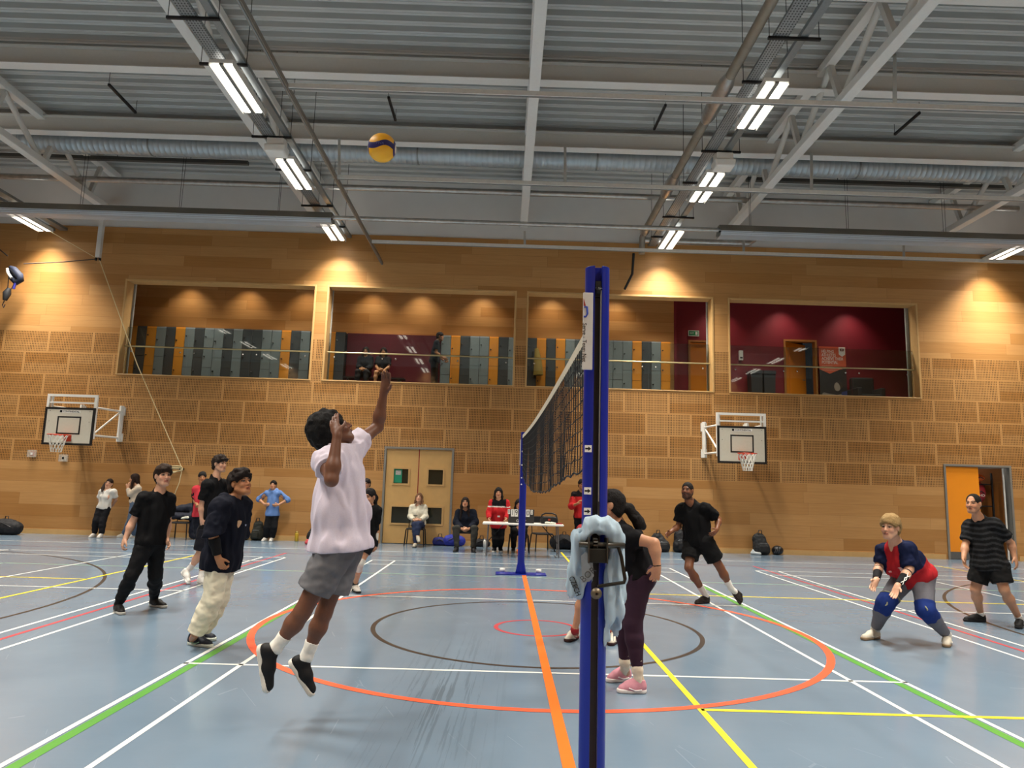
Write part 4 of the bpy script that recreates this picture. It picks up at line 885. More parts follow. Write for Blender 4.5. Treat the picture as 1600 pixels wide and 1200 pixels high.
def chair(x, y, rz, lab):
    global c0
    if c0 is None:
        c0 = t = thing('stacking_chair', '', 'chair')
        for sx in (-1, 1):
            MB().tube([(sx*.22, -.2, .41), (sx*.25, -.23, 0)], .016, 8).build('leg', black_steel, t); MB().tube([(sx*.22, .18, .41), (sx*.25, .24, 0)], .016, 8).build('leg', black_steel, t)
        MB().box(-.22, .22, -.22, .2, .40, .44).build('seat', pad_m, t, bevel=.018)
        bk = MB(); bk.box(-.21, .21, .215, .245, .6, .84); bk.build('backrest', pad_m, t, bevel=.03)
        for sx in (-1, 1): MB().tube([(sx*.2, .19, .41), (sx*.2, .235, .7)], .0115, 8).build('back_post', black_steel, t)
    else: t = copy_tree(c0)
    t.location = (x, y, 0); t.rotation_euler = (0, 0, rz); prop(t, lab, 'chair', 'black stacking chairs'); return t
CH1 = at(649.5, 824, 10.5); chair(CH1.x, 10.52, 0, 'black stacking chair under the woman in the white sweater, against the double door')
CH2 = at(728, 826, 9.6); chair(CH2.x, 9.62, 0, 'black stacking chair under the long-haired woman in dark clothes')
CH3 = at(811, 830, 9.4); chair(CH3.x, 9.42, 0, 'black stacking chair of the scorer behind the scoreboard')
CH4 = at(832, 830, 9.75); chair(CH4.x+.25, 9.95, .3, 'empty black stacking chair behind the table right of the scoreboard')
CH5 = at(284, 815, 10.35); chair(CH5.x, 10.35, 0, 'black stacking chair with a navy coat over it, behind the boy in the black tee')
q = skin('coat', [dict(p=[cap(V(CH5.x-.24, 10.5, .72), V(CH5.x+.2, 10.5, .8), .1, .12, .05), cap(V(CH5.x+.25, 10.45, .75), V(CH5.x+.3, 10.45, .12), .1, .12, .05), cap(V(CH5.x-.2, 10.33, .58), V(CH5.x+.2, 10.33, .58), .09, .09, .04)], noise=(.012, 30), cut=[(V(0, 10.62, 0), V(0, 1, 0)), (V(0, 0, .015), V(0, 0, -1))])], .014, mat('coat_navy', '141a2b', .8)); prop(q, 'navy coat draped over the black chair at the left of the wall', 'coat')
q = skin('cloth', [dict(p=[cap(V(CH5.x+.05, 10.2, .53), V(CH5.x+.2, 10.2, .56), .02, .035, .02)], noise=(.005, 50))], .01, mat('towel_white', 'd9dacb', .9)); prop(q, 'small white cloth lying on the chair with the navy coat', 'cloth')
# ------------------------------------------------------------------ bags and bottles along the wall
def bag(px, py, w_, h_, d_, c, nm, lab, cat, style='pack', Y=10.45, tilt=0):
    p = gnd(px, py); y = min(p.y+.12, 10.82-d_/2); x = at(px, py, y).x
    t = thing(nm, lab, cat, (x, y, 0)); f = mat('fabric_'+c, c, .75, bump=.3, var=.3, scale=25); P = V(x, y, 0)
    if style == 'pack':
        pr = [cap(P+V(0, 0, h_*.3), P+V(tilt, .05, h_*.95-w_*.42), w_*.48, w_*.42, .04, (V(0, 1, 0), min(1, d_/w_))), cap(P+V(-w_*.22, 0, h_*.2), P+V(w_*.22, 0, h_*.2), h_*.2, h_*.2, .06, (V(0, 1, 0), min(1, d_/h_*1.6)))]
    else:
        pr = [cap(P+V(-w_*.32, 0, h_*.45), P+V(w_*.3, 0, h_*.42), h_*.46, h_*.44, .05), cap(P+V(-w_*.1, 0, h_*.6), P+V(w_*.1, .02, h_*.62), h_*.4, h_*.36, .05)]
    o = skin('bag_body', [dict(p=pr, noise=(.008, 38), cut=[(V(0, 0, .002), V(0, 0, -1)), (V(0, 10.83, 0), V(0, 1, 0))])], .012, f, t, (x, y, 0))
    zt_ = h_*.9
    MB().tube([(tilt-.05, -.02, zt_), (tilt-.03, -.02, zt_+.1), (tilt+.04, -.02, zt_+.1), (tilt+.05, -.02, zt_)], .012, 6).build('carry_handle', black_plastic, t)
    if style == 'pack':
        fr = -d_*.5; MB().box(-w_*.25, w_*.25, fr-.035, fr+.03, h_*.12, h_*.42).build('front_pocket', f, t, bevel=.025)
        MB().tube([(-w_*.28, fr, h_*.5), (0, fr-.03, h_*.52), (w_*.28, fr, h_*.5)], .006, 6).build('zip', mat('zip_grey', '6d7072', .4, .5), t)
    else: MB().tube([(-w_*.3, -h_*.44, h_*.5), (0, -h_*.46, h_*.75), (w_*.3, -h_*.42, h_*.5)], .012, 6).build('strap', black_plastic, t)
    return t
bag(8, 836, .75, .4, .4, '16161a', 'holdall', 'shiny black holdall on the floor at the far left of the wall', 'bag', 'duffel')
bag(375, 843, .3, .34, .28, '17181b', 'holdall', 'low black case beside the camouflage backpack', 'bag', 'duffel')
bag(401, 843, .3, .52, .26, '23261f', 'backpack', 'black and pale patterned backpack at the feet of the child in blue', 'backpack')
bag(492, 846, .42, .55, .3, '1a1c20', 'backpack', 'black backpack leaning on the wall just left of the jumping player', 'backpack', tilt=.05)
bag(710, 853, .5, .3, .3, '25309c', 'holdall', 'bright blue sports bag on the floor behind the long-haired seated woman', 'bag', 'duffel')
bag(687, 853, .3, .22, .28, '1b2270', 'holdall', 'dark blue bag lying beside the double door', 'bag', 'duffel')
bag(752, 853, .5, .2, .28, '15151a', 'holdall', 'flat black bag right of the long-haired seated woman', 'bag', 'duffel')
bag(881, 855, .62, .38, .34, '12141c', 'holdall', 'black duffel bag on the floor by the right end of the table', 'bag', 'duffel')
bag(1034, 860, .42, .5, .28, '1c1d1f', 'backpack', 'dark backpack by the wall between the ponytailed woman and the lunging man', 'backpack', tilt=-.1)
bag(1063, 861, .34, .62, .28, '101218', 'backpack', 'tall black bag behind the lunging man in black', 'backpack')
bag(1190, 866, .42, .58, .32, '1d2023', 'backpack', 'charcoal backpack leaning alone on the wall right of the lunging man', 'backpack', tilt=-.04)
p = gnd(463, 846); t = thing('drinks_bottle', 'yellow drinks bottle standing by the wall left of the jumping player', 'bottle', p); MB().lathe([(0, 0), (.045, 0), (.047, .02), (.047, .2), (.04, .215), (.0, .215)]).build('bottle_body', mat('bottle_yellow', 'b0912a', .35), t); MB().lathe([(.03, .215), (.03, .26), (0, .26)]).build('bottle_cap', mat('bottle_yellow_cap', '8f7a2a', .5), t)
p = gnd(1046, 859); t = thing('drinks_bottle', 'clear plastic water bottle beside the dark backpack', 'bottle', p); MB().lathe([(0, 0), (.035, 0), (.036, .14), (.015, .19), (.014, .21), (0, .21)]).build('bottle_body', mat('bottle_clear', 'c9ccc9', .15, alpha=.6), t); MB().lathe([(.016, .21), (.016, .235), (0, .235)]).build('bottle_cap', white_gloss, t)
p = gnd(757, 856); t = thing('drinks_bottle', 'white drinks bottle on the floor left of the table leg', 'bottle', p); MB().lathe([(0, 0), (.035, 0), (.036, .16), (.02, .2), (0, .2)]).build('bottle_body', white_gloss, t); MB().lathe([(.02, .2), (.02, .225), (0, .225)]).build('bottle_cap', mat('cap_blue', '7a8aa0', .5), t)
def loose_shoe(px, py, d, c, lab):
    p = V(gnd(px, py)); d = V(d)/np.linalg.norm(d); o = skin('trainer', [dict(p=[cap(p+V(0, 0, .045)-d*.09, p+V(0, 0, .035)+d*.1, .045, .038, .02), cap(p+V(0, 0, .06)-d*.08, p+V(0, 0, .1)-d*.07, .036, .034, .02)], cut=[(p+V(0, 0, .001), V(0, 0, -1))])], .009, mat('trainer_'+c, c, .6)); prop(o, lab, 'shoe')
loose_shoe(1170, 865, (1, -.3, 0), '2f5a80', 'blue and white trainer on the floor left of the charcoal backpack'); loose_shoe(1181, 867, (1, -.5, 0), 'c9d2d6', 'pale trainer on the floor touching the charcoal backpack')
loose_shoe(787, 853, (1, -.2, 0), 'a02a30', 'red trainer on the floor behind the standing woman in red')
loose_shoe(484, 851, (1, -.2, 0), 'c2484e', 'pinkish red trainer by the black backpack left of the jumper')
p = gnd(1215, 867); t = thing('helmet', 'small round black helmet on the floor right of the charcoal backpack', 'helmet', p)
MB().sphere((0, 0, .12), (.15, .13, .12), 18, 12).build('helmet_shell', mat('helmet_black', '141417', .35), t)
for k in range(3): MB().tube([(-.12+.05*k, -.1, .05), (-.1+.05*k, -.145, .14), (-.08+.05*k, -.09, .21)], .01, 6).build('helmet_bar', mat('helmet_grey', '4a4c50', .4), t)
# ------------------------------------------------------------------ people
def nrm(v): v = V(v); return v/max(np.linalg.norm(v), 1e-9)
SK = {'fair': 'bd8a6a', 'pale': 'c99a7e', 'dark': '6b4532', 'brown': '74482f', 'tan': 'a9744f'}
def person(label, Y, J, face, skin_='fair', hair=('short', '241812'), top=None, legs=None, shoes=None, w=1.0, hs=1.0, female=False, h=None, extra=None, feet=None, cat='person', beard=0, sock=None, hair_pts=None, arm_wear=(), knee=None, fist=(), curl=.5, group=None, glasses=False, roll=0.0):
    """J: joints as (px, py, dy) seen in the photograph, on the plane Y+dy, or ready 3-D points"""
    Q = {k: (V(v) if isinstance(v, np.ndarray) else V(at(v[0], v[1], Y+v[2]))) for k, v in J.items()}
    dist = np.linalg.norm(Q['head']-V(CAM)); h = h or max(.0058, dist*.00072)
    f = nrm(face); u = nrm(V(0, 0, 1)-f*f[2]); r = np.cross(f, u)
    if roll: u, r = nrm(u*math.cos(roll)+r*math.sin(roll)), nrm(r*math.cos(roll)-u*math.sin(roll))
    A = np.array([r, f, u]); hc = Q['head']
    def H(x, y, z): return hc+hs*(r*x+f*y+u*z)
    s_ = (Q['sl']+Q['sr'])/2; m_ = (Q['hl']+Q['hr'])/2; up = nrm(s_-m_); lat = nrm(Q['sr']-Q['sl']); lat = nrm(lat-up*(lat@up)); fr = np.cross(up, lat)
    hl_ = nrm(Q['hr']-Q['hl']); sw = np.linalg.norm(Q['sr']-Q['sl']); TL_ = np.linalg.norm(s_-m_)
    T = np.array([lat, fr, up]); hT = np.array([hl_, np.cross(up, hl_), up])
    def torso(o, loose=0.0):
        p = [ell(s_-up*.33*TL_, (.155*w+o, .108*w+o, .36*TL_+o), T, .05), cap(Q['sl'], Q['sr'], .052*w+o, None, .05), cap(Q['sl']*.25+Q['sr']*.75-up*.02, Q['neck']+up*.01, .05+o*.6, .047+o*.4, .05), cap(Q['sr']*.25+Q['sl']*.75-up*.02, Q['neck']+up*.01, .05+o*.6, .047+o*.4, .05),
             ell(m_*.6+s_*.4, (.13*w+o+loose, .095*w+o+loose, .3*TL_+o), T, .06), ell(m_+up*.02, (.155*w+o+loose, .108*w+o+loose, .12+o), hT, .05)]
        if female: p += [ell(s_-up*.34*TL_+fr*.075*w+lat*q*.07*w, (.062*w+o*.6,)*3, T, .05) for q in (-1, 1)]
        return p
    def arm(sd, o=0.0, a=0, b=2):
        S, E, W = Q['s'+sd], Q['e'+sd], Q['w'+sd]; k = .85+.15*w; p = []
        if a < 1: p += [cap(S, E, .05*k+o, .04*k+o, .03), ell(S+(E-S)*.35, (.048*k+o,)*3, None, .04)]
        if b > 1: M1 = E+(W-E)*.3; p += [cap(E, M1, .039*k+o, .042*k+o, .02), cap(M1, W, .042*k+o, .026*k+o, .03)]
        return p
    def leg(sd, o=0.0, thigh=True, calf=True, ex=0.0):
        Hh, K, An = Q['h'+sd], Q['k'+sd], Q['a'+sd]; p = []
        if thigh: p += [cap(Hh, K, .084*w+o+ex, .054*w+o+ex, .04)]
        if calf:
            d = nrm(An-K); bk = nrm(np.cross(np.cross(d, K-Hh), d)) if np.linalg.norm(np.cross(d, nrm(K-Hh))) > .12 else -nrm(fr-d*(fr@d))
            M1 = K+(An-K)*.32-bk*0+bk*.012*0
            p += [cap(K, M1, .05*w+o, .055*w+o, .03), cap(M1, An, .053*w+o, .033*w+o, .04)]
        return p
    # feet -> ankles
    FT = {}
    for sd in 'lr':
        a = feet[sd]
        if a[0] == 'g':                                       # toe pixel on the floor, heading
            toe = V(gnd(a[1], a[2], a[5] if len(a) > 5 else 0)); d = nrm((a[3], a[4], 0)); heel = toe-d*.265*hs; upf = V(0, 0, 1)
        elif a[0] == 'p':                                     # toe and heel pixels on the floor
            toe, heel = V(gnd(*a[1])), V(gnd(*a[2])); d = nrm(toe-heel); c_ = (toe+heel)/2; L_ = min(max(np.linalg.norm(toe-heel), .24), .31); toe, heel = c_+d*L_/2, c_-d*L_/2; upf = V(0, 0, 1)
        elif a[0] == 'w': toe = V(a[1]); d = nrm(a[2]); heel = toe-d*.26*hs; upf = V(0, 0, 1)
        else:                                                 # free in the air: toe, heel as (px, py, dy), sole's up
            toe, heel = (V(at(q[0], q[1], Y+q[2])) for q in a[1:3]); d = nrm(toe-heel); upf = nrm(V(a[3])-d*(V(a[3])@d))
        FT[sd] = (toe, heel, d, upf)
        if 'a'+sd not in Q: Q['a'+sd] = heel+d*.065+upf*.095
    # head
    hd = [ell(H(0, -.012, .035), V(.074, .096, .088)*hs, A, .02), ell(H(0, .03, -.035), V(.06, .066, .084)*hs, A, .03), cap(H(-.016, .07, -.098), H(.016, .07, -.098), .021*hs, None, .03),
          cap(H(.05, .0, -.055), H(.02, .066, -.097), .021*hs, .018*hs, .03), cap(H(-.05, .0, -.055), H(-.02, .066, -.097), .021*hs, .018*hs, .03), cap(H(-.034, .082, .024), H(.034, .082, .024), .011*hs, None, .018),
          ell(H(.038, .066, -.03), .024*hs, None, .02), ell(H(-.038, .066, -.03), .024*hs, None, .02)]
    hd2 = [cap(H(0, .093, .01), H(0, .113, -.03), .008*hs, .0125*hs, .012), ell(H(.011, .1, -.033), .0085*hs, None, .008), ell(H(-.011, .1, -.033), .0085*hs, None, .008),
           cap(H(-.021, .089, -.062), H(0, .1, -.058), .006*hs, .0075*hs, .008), cap(H(.021, .089, -.062), H(0, .1, -.058), .006*hs, .0075*hs, .008), cap(H(-.018, .088, -.071), H(.018, .088, -.071), .0075*hs, None, .008)]
    for q in (-1, 1): hd2 += [ell(H(q*.077, -.008, -.004), V(.012, .021, .033)*hs, A, .008), ell(H(q*.032, .074, .003), .0145*hs, None, .003)]
    sub = [ell(H(q*.033, .1, .005), V(.018, .023, .0125)*hs, A, .012) for q in (-1, 1)]
    neckp = [cap(Q['neck']-up*.03, H(0, -.02, -.05), .055*(.8+.2*w)*hs, .05*(.8+.2*w)*hs, .03)]
    body = torso(0)+neckp+arm('l')+arm('r')+leg('l')+leg('r')
    for sd in 'lr': toe, heel, d, upf = FT[sd]; body += [cap(heel+d*.04+upf*.04, toe-d*.06+upf*.03, .034, .03, .03), cap(Q['a'+sd], heel+d*.05+upf*.05, .036, .034, .02)]
    hands = []
    for sd in 'lr':
        W, tip = Q['w'+sd], Q['t'+sd]; d = nrm(tip-W); side0 = V(J['p'+sd]) if 'p'+sd in J else (-lat if sd == 'r' else lat)     # palm faces the body by default
        n = nrm(side0-d*(side0@d)); sdv = np.cross(d, n)*(1 if sd == 'r' else -1); S = .95*hs; c = .95 if sd in fist else curl; fr_ = max(.0085, h*1.05)
        fwdv = fr if abs(fr@d) < .9 else u
        if 'thumb' in J: fwdv = V(J['thumb'])
        if sdv@fwdv < 0 and 'p'+sd not in J: sdv = -sdv
        hands += [ell(W+d*.05*S, V(.052, .04, .017)*S, np.array([d, sdv, n]), .02), cap(W-d*.01, W+d*.03, .025*S, .024*S, .02)]
        for i, (o, L) in enumerate(((.031, .078), (.0105, .088), (-.0105, .082), (-.03, .064))):
            b = W+d*(.088-.004*abs(i-1.3))*S+sdv*o*S; a1 = c*.55+i*.05; p1 = b+(d*math.cos(a1)+n*math.sin(a1)+sdv*o*.9)*L*.5*S; a2 = a1+c*1.1
            p2 = p1+(d*math.cos(a2)+n*math.sin(a2)+sdv*o*.6)*L*.3*S; a3 = a2+c*.8; p3 = p2+(d*math.cos(a3)+n*math.sin(a3))*L*.24*S
            hands += [cap(b, p1, fr_*1.08, fr_, .004), cap(p1, p2, fr_, fr_*.95, .003), cap(p2, p3, fr_*.95, fr_*.85, .003)]
        b = W+d*.02*S+sdv*.028*S; p1 = b+(d*.62+sdv*.62+n*.35)*.045*S; p2 = p1+(d*.8+sdv*.25+n*.45)*.036*S
        hands += [cap(b, p1, .0145, fr_*1.15, .012), cap(p1, p2, fr_*1.15, fr_, .004)]
    sc = np.array(hexc(SK[skin_])); hcol = np.array(hexc(hair[1])); lipc = sc*V(.78, .5, .48); 
    def col(P):
        q = ((P-hc)@A.T)/hs; c = np.tile(sc, (len(P), 1)); nr = (np.abs(q) < .2).all(1)
        x, y, z = q.T; ax = np.abs(x)
        def setc(m, k, a=1.0): m = m & nr; c[m] = c[m]*(1-a)+np.array(k)*a
        setc((y > .05) & (ax > .02) & (ax < .06) & (z < -.005) & (z > -.06), sc*V(1.05, .78, .75), .35); setc((y > .09) & (z < -.015) & (z > -.045), sc*V(1.0, .8, .76), .4)
        if beard: setc((z < -.045) & (z > -.13) & (y > -.01) & ~((ax < .02) & (z > -.076) & (z < -.054)), hcol, beard); setc((z < -.04) & (z > -.056) & (ax < .03) & (y > .07), hcol, beard)
        setc((ax < .023) & (z > -.078) & (z < -.053) & (y > .08), lipc); setc((ax < .021) & (np.abs(z+.0655) < .0022) & (y > .08), lipc*.35)
        zb = .026+(.02-np.abs(ax-.032))*.25; setc((ax > .013) & (ax < .055) & (np.abs(z-zb) < .0062) & (y > .06), hcol*.7, .9)
        ed = np.sqrt((ax-.032)**2+((z-.003)*2.3)**2); front = y > .07
        setc(front & (ed < .0195), sc*.38, .85); setc(front & (ed < .0118), V(.2, .17, .155)); setc(front & (np.sqrt((ax-.032)**2+(z-.004)**2) < .0075), V(.03, .018, .012)); setc(front & (ax > .017) & (ax < .049) & (np.abs(z-.0105) < .0036), V(.02, .014, .012))
        return np.clip(c, 0, 1)
    g0 = V(m_[0], m_[1], min(FT['l'][0][2], FT['r'][0][2], FT['l'][1][2]))
    root = thing('person', label, cat, tuple(g0), group=group)
    SKM = vcmat('skin', .5, .4)
    skin('body', [dict(p=body+hd+hd2+hands, sub=[])] if dist > 14 else [dict(p=hd, sub=sub), dict(p=hd2, k=.006), dict(p=body, k=.02), dict(p=hands, k=.015)], h, SKM, root, g0, col, 1)
    FM = lambda nm, c, **k: mat(nm+'_'+c, c, k.get('rough', .85), var=k.get('var', .1), scale=60, spec=.2)
    # ---- clothes
    def sleeve(sd, to, o, o2=None, cutw=True):               # to: 0..1 along upper arm, 1..2 along forearm
        S, E, W = Q['s'+sd], Q['e'+sd], Q['w'+sd]; o2 = o if o2 is None else o2; k = .85+.15*w; ps = []
        if to <= 1: e = S+(E-S)*to; ps = [cap(S-nrm(E-S)*.005, e, .056*k+o, .047*k+o2, .03)]; d = nrm(E-S)
        else: e = E+(W-E)*(to-1); ps = [cap(S, E, .056*k+o, .048*k+o, .03), cap(E, e, .048*k+o, .036*k+o2, .03)]; d = nrm(W-E)
        return dict(p=ps, cut=[(e, d)], k=.035, noise=(.006+.002*(o > .02), 55))
    tp = top or {}
    if tp:
        o = tp.get('o', .018); hem = tp.get('hem', -.06); lo = tp.get('loose', .012); hp = m_+up*hem
        gs = [dict(p=torso(o, lo)+[cap(m_+up*.15, m_+up*(hem+.03), .135*w+o+lo, .145*w+o+lo, .05, (fr, .72))]+([cap(Q['h'+sd]*.6+m_*.4, Q['h'+sd]*.6+m_*.4+up*(hem+.02), .1*w+lo, .1*w+lo, .05) for sd in 'lr']), cut=[(hp, -up)]+([(Q['neck']+up*.05, up)]), noise=(tp.get('fold', .012), 42, V(1, 1, .33)))]
        if tp.get('sl', .6): gs += [sleeve('l', tp.get('sl', .6), o+.006, tp.get('so', o+.014)), sleeve('r', tp.get('sr', tp.get('sl', .6)), o+.006, tp.get('so', o+.014))]
        nh = cap(Q['neck']-up*.0+fr*.01, Q['neck']+(hc-Q['neck'])*.9+fr*.015, .066*hs, .075*hs, .008)
        for g in gs: g['sub'] = [nh]
        if tp.get('hood'): gs.append(dict(p=[cap(Q['neck']-fr*.05+lat*.075+up*.015, Q['neck']-fr*.1-up*.05, .045, .055, .04), cap(Q['neck']-fr*.05-lat*.075+up*.015, Q['neck']-fr*.1-up*.05, .045, .055, .04), cap(Q['neck']+fr*.055-up*.035, Q['neck']-fr*.03+lat*.08+up*.015, .026, .04, .03), cap(Q['neck']+fr*.055-up*.035, Q['neck']-fr*.03-lat*.08+up*.015, .026, .04, .03)], k=.03))
        cf = tp.get('col'); base = np.array(hexc(tp['c']))
        def tcol(P): 
            c = np.tile(base, (len(P), 1))
            if cf:
                l = (P-s_)@T.T; ar = np.minimum(*[np.linalg.norm(np.cross(P-Q['s'+sd], nrm(Q['e'+sd]-Q['s'+sd])), axis=1)+np.maximum(0, -((P-Q['s'+sd])@nrm(Q['e'+sd]-Q['s'+sd])))*1.2 for sd in 'lr'])
                c = cf(c, l, ar, P)
            return c
        so_ = skin(tp.get('n', 'shirt'), gs, h*1.1, vcmat('cloth_col', .88, .15, fab=True), root, g0, tcol, 1)
        for pr in tp.get('print', ()):                        # small printed marks riding on the chest
            kind, lx, lz, sz, cc = pr[:5]; c0_ = s_+lat*lx+up*lz; dpt = .108*w+o+.03; c1 = c0_+fr*.3
            lo_, hi_ = 0., .4
            for _ in range(14):
                mid = (lo_+hi_)/2; dd = field(gs, (c0_+fr*mid)[None], .1)[0]
                if dd < 0: lo_ = mid
                else: hi_ = mid
            ps = c0_+fr*(lo_+.004)-g0; Mx = Matrix((-lat, up, fr)).transposed()
            eu = Mx.to_euler()
            if kind == 'box': MB().box(-sz, sz, -sz*pr[5], sz*pr[5], -.006, .001).build('print', mat('print_'+cc, cc, .7), so_, ps, rot=eu)
            elif kind == 'crest': MB().prism([(-.8*sz, sz), (0, 1.2*sz), (.8*sz, sz), (.8*sz, -.2*sz), (0, -1.2*sz), (-.8*sz, -.2*sz)], -.008, .002, 'z').build('crest', mat('print_'+cc, cc, .7), so_, ps, rot=eu)
            else: text(kind, sz, mat('print_'+cc, cc, .7), ps, so_, rot=eu, name='lettering', depth=.003)
    if legs:
        o = legs.get('o', .014); to = legs.get('to', 2); ho = legs.get('ho', o); po = legs.get('po', min(o, .003)); gs = [dict(p=[ell(m_+up*.02, (.155*w+po+.004, .108*w+po+.006, .13), hT, .05)]+[ell(Q['h'+sd]-fr*.035, (.092*w+po,)*3, None, .05) for sd in 'lr'], cut=[(m_+up*.11, up)], noise=(.004, 40))]
        for sd in 'lr':
            Hh, K, An = Q['h'+sd], Q['k'+sd], Q['a'+sd]
            if to <= 1: e = Hh+(K-Hh)*to; d = nrm(K-Hh); ps = [cap(Hh, e, .09*w+o, (.084-.03*to)*w+ho, .04)]
            else: e = K+(An-K)*(to-1); d = nrm(An-K); ps = [cap(Hh, K, .086*w+o, .058*w+(o+ho)/2, .04), cap(K, K+(e-K)*.35, .057*w+(o+ho)/2, .056*w+(o+ho)/2, .03), cap(K+(e-K)*.35, e, .056*w+(o+ho)/2, .036*w+ho, .03)]
            gs.append(dict(p=ps, cut=[(e, d)], k=.04, noise=(legs.get('fold', .006), 50, V(.8, .8, 1.1))))
        skin(legs.get('n', 'trousers'), gs, h*1.05, FM('cloth', legs['c']), root, g0, None, 1)
    for sd in 'lr':
        toe, heel, d, upf = FT[sd]; sv = np.cross(d, upf); L = np.linalg.norm(toe-heel); An = Q['a'+sd]; K = Q['k'+sd]
        sc_, so2, lc = (shoes+(None,))[:3] if shoes else ('1a1a1a', 'e0e0dc', None)
        up_ = [dict(p=[cap(heel+d*.045+upf*.05, heel+d*L*.5+upf*.045, .037, .041, .03), cap(heel+d*L*.5+upf*.04, toe-d*.05+upf*.028, .042, .036, .03), cap(heel+d*.05+upf*.05, heel+d*.06+upf*.1, .036, .037, .03), cap(heel+d*.06+upf*.09, heel+d*.15+upf*.055, .03, .03, .03)], cut=[(heel+upf*.018, -upf), (heel+d*.06+upf*.108, nrm(upf*.95-d*.25))])]
        b_ = skin('shoe', up_, min(h, .009), FM('shoe', sc_, rough=.6), root, g0)
        skin('sole', [dict(p=[cap(heel+d*.045+upf*.02, heel+d*L*.55+upf*.02, .041, .039, .02), cap(heel+d*L*.55+upf*.02, toe-d*.045+upf*.02, .04, .041, .02)], cut=[(heel+upf*.033, upf), (heel+upf*.001, -upf)])], min(h, .008), FM('sole', so2, rough=.6), b_, g0)
        if lc and dist < 13:
            m = MB()
            for k in range(4): c_ = heel+d*(.105+.024*k)+upf*(.096-.0105*k); m.tube([c_-sv*.028-upf*.008-g0, c_+upf*.004-g0, c_+sv*.028-upf*.008-g0], .004, 5)
            for q in (-1, 1): c_ = heel+d*L*.5+sv*q*.0465+upf*.045; m.tube([c_-d*.07-upf*.012-g0, c_-d*.02-upf*.018-g0, c_+d*.03+upf*.0-g0], .005, 5)
            m.build('laces', FM('lace', lc), b_)
        if sock:
            sc2, ht = sock[:2]; e = An+(K-An)*ht; skin('sock', [dict(p=[cap(heel+d*.06+upf*.06, An, .04, .04, .02), cap(An, e, .039*w**.5, .036*w+.007+.012*ht, .02)], cut=[(e, nrm(K-An))], noise=(.002, 90))], min(h*1.1, .01), FM('sock', sc2), root, g0)
    for aw in arm_wear:                                       # sleeves, guards, wristbands: (side, from, to, offset, colour, name)
        sd, a, b, o, c, nmx = aw; S, E, W = Q['s'+sd], Q['e'+sd], Q['w'+sd]; pt = lambda t: S+(E-S)*t if t <= 1 else E+(W-E)*(t-1)
        rr = lambda t: (.05-.01*t if t <= 1 else .042-.014*(t-1))*(.85+.15*w)+o; ks = [a]+[q for q in (1.0, 1.3) if a < q < b]+[b]
        g = dict(p=[cap(pt(p), pt(q), rr(p), rr(q), .01) for p, q in zip(ks, ks[1:])], cut=[(pt(b), nrm((W-E) if b > 1 else (E-S))), (pt(a), -nrm((W-E) if a >= 1 else (E-S)))])
        ob = skin(nmx, [g], h, FM('wear', c), root, g0)
        if nmx == 'arm_guard':
            m = MB(); sdv = nrm(np.cross(W-E, V(0, 1, 0))); 
            for q in (-1, 1):
                m.tube([tuple(pt(a+.1)+sdv*q*.02-V(0, rr(a)+.004, 0)-g0), tuple(pt((a+b)/2)-sdv*q*.012-V(0, rr((a+b)/2)+.004, 0)-g0), tuple(pt(b-.08)+sdv*q*.015-V(0, rr(b)+.004, 0)-g0)], .0045, 5)
            m.build('guard_pattern', white_gloss, ob)
    if knee:                                                  # knee pads: colour, stripe colour
        for sd in knee[2] if len(knee) > 2 else 'lr':
            Hh, K, An = Q['h'+sd], Q['k'+sd], Q['a'+sd]; a, b = K+(Hh-K)*.22, K+(An-K)*.28; ko = (legs.get('o', .014) if legs and legs.get('to', 2) > 1 else 0)+.006
            ob = skin('knee_pad', [dict(p=[cap(a, K, .063*w+ko, .058*w+ko, .02), cap(K, b, .058*w+ko, .055*w+ko, .02)], cut=[(a, nrm(Hh-K)), (b, nrm(An-K))], noise=(.003, 50))], h, FM('pad', knee[0]), root, g0)
            if knee[1]:
                tv = -nrm(V(CAM)-K)*-1; sv = nrm(np.cross(nrm(An-K), tv)); R = .063*w+ko+.003
                m = MB(); m.tube([tuple(a+(sv*math.cos(t)+np.cross(nrm(Hh-K), sv)*math.sin(t))*(R)-g0) for t in [2*math.pi*k/20 for k in range(20)]], .006, 5, closed=True)
                m.tube([tuple(a+tv*R*.9+sv*.02-g0), tuple(K+tv*R*1.02-sv*.02-g0), tuple(b+tv*R*.98+sv*.03-g0)], .008, 5); m.build('pad_stripe', FM('padstripe', knee[1]), ob)
    # ---- hair
    st, hc_ = hair[0], hair[1]; t = hair[2] if len(hair) > 2 else .016; nz = (.005, 70); face_cut = [ell(H(0, .125, -.04), V(.072, .075, .092)*hs, A, .012)]
    cutp = [(H(0, .0, -.03), nrm(f*.62-u*.78))]; hm = hairmat('hair_'+hc_, hc_); cap_ = [ell(H(0, -.014, .036), V(.077+t, .098+t, .09+t)*hs, A, .02), ell(H(0, -.05, -.03), V(.066+t*.7, .058+t*.7, .07)*hs, A, .03)]
    ears = [ell(H(q*.085, .008, -.01), V(.03, .03, .036)*hs, A, .006) for q in (-1, 1)]
    if st == 'none': return root
    hg = [dict(p=cap_, sub=face_cut+ears, cut=cutp, noise=nz)]
    if st == 'curly': hg = [dict(p=cap_+[ell(H(0, .035, .1), V(.075, .07, .042)*hs, A, .03), cap(H(-.05, .092, .066), H(.055, .092, .07), .024*hs, .022*hs, .02), ell(H(.06, .04, .06), .035*hs, None, .02), ell(H(-.06, .04, .06), .035*hs, None, .02)], sub=face_cut+ears, cut=cutp, noise=(.009, 62))]
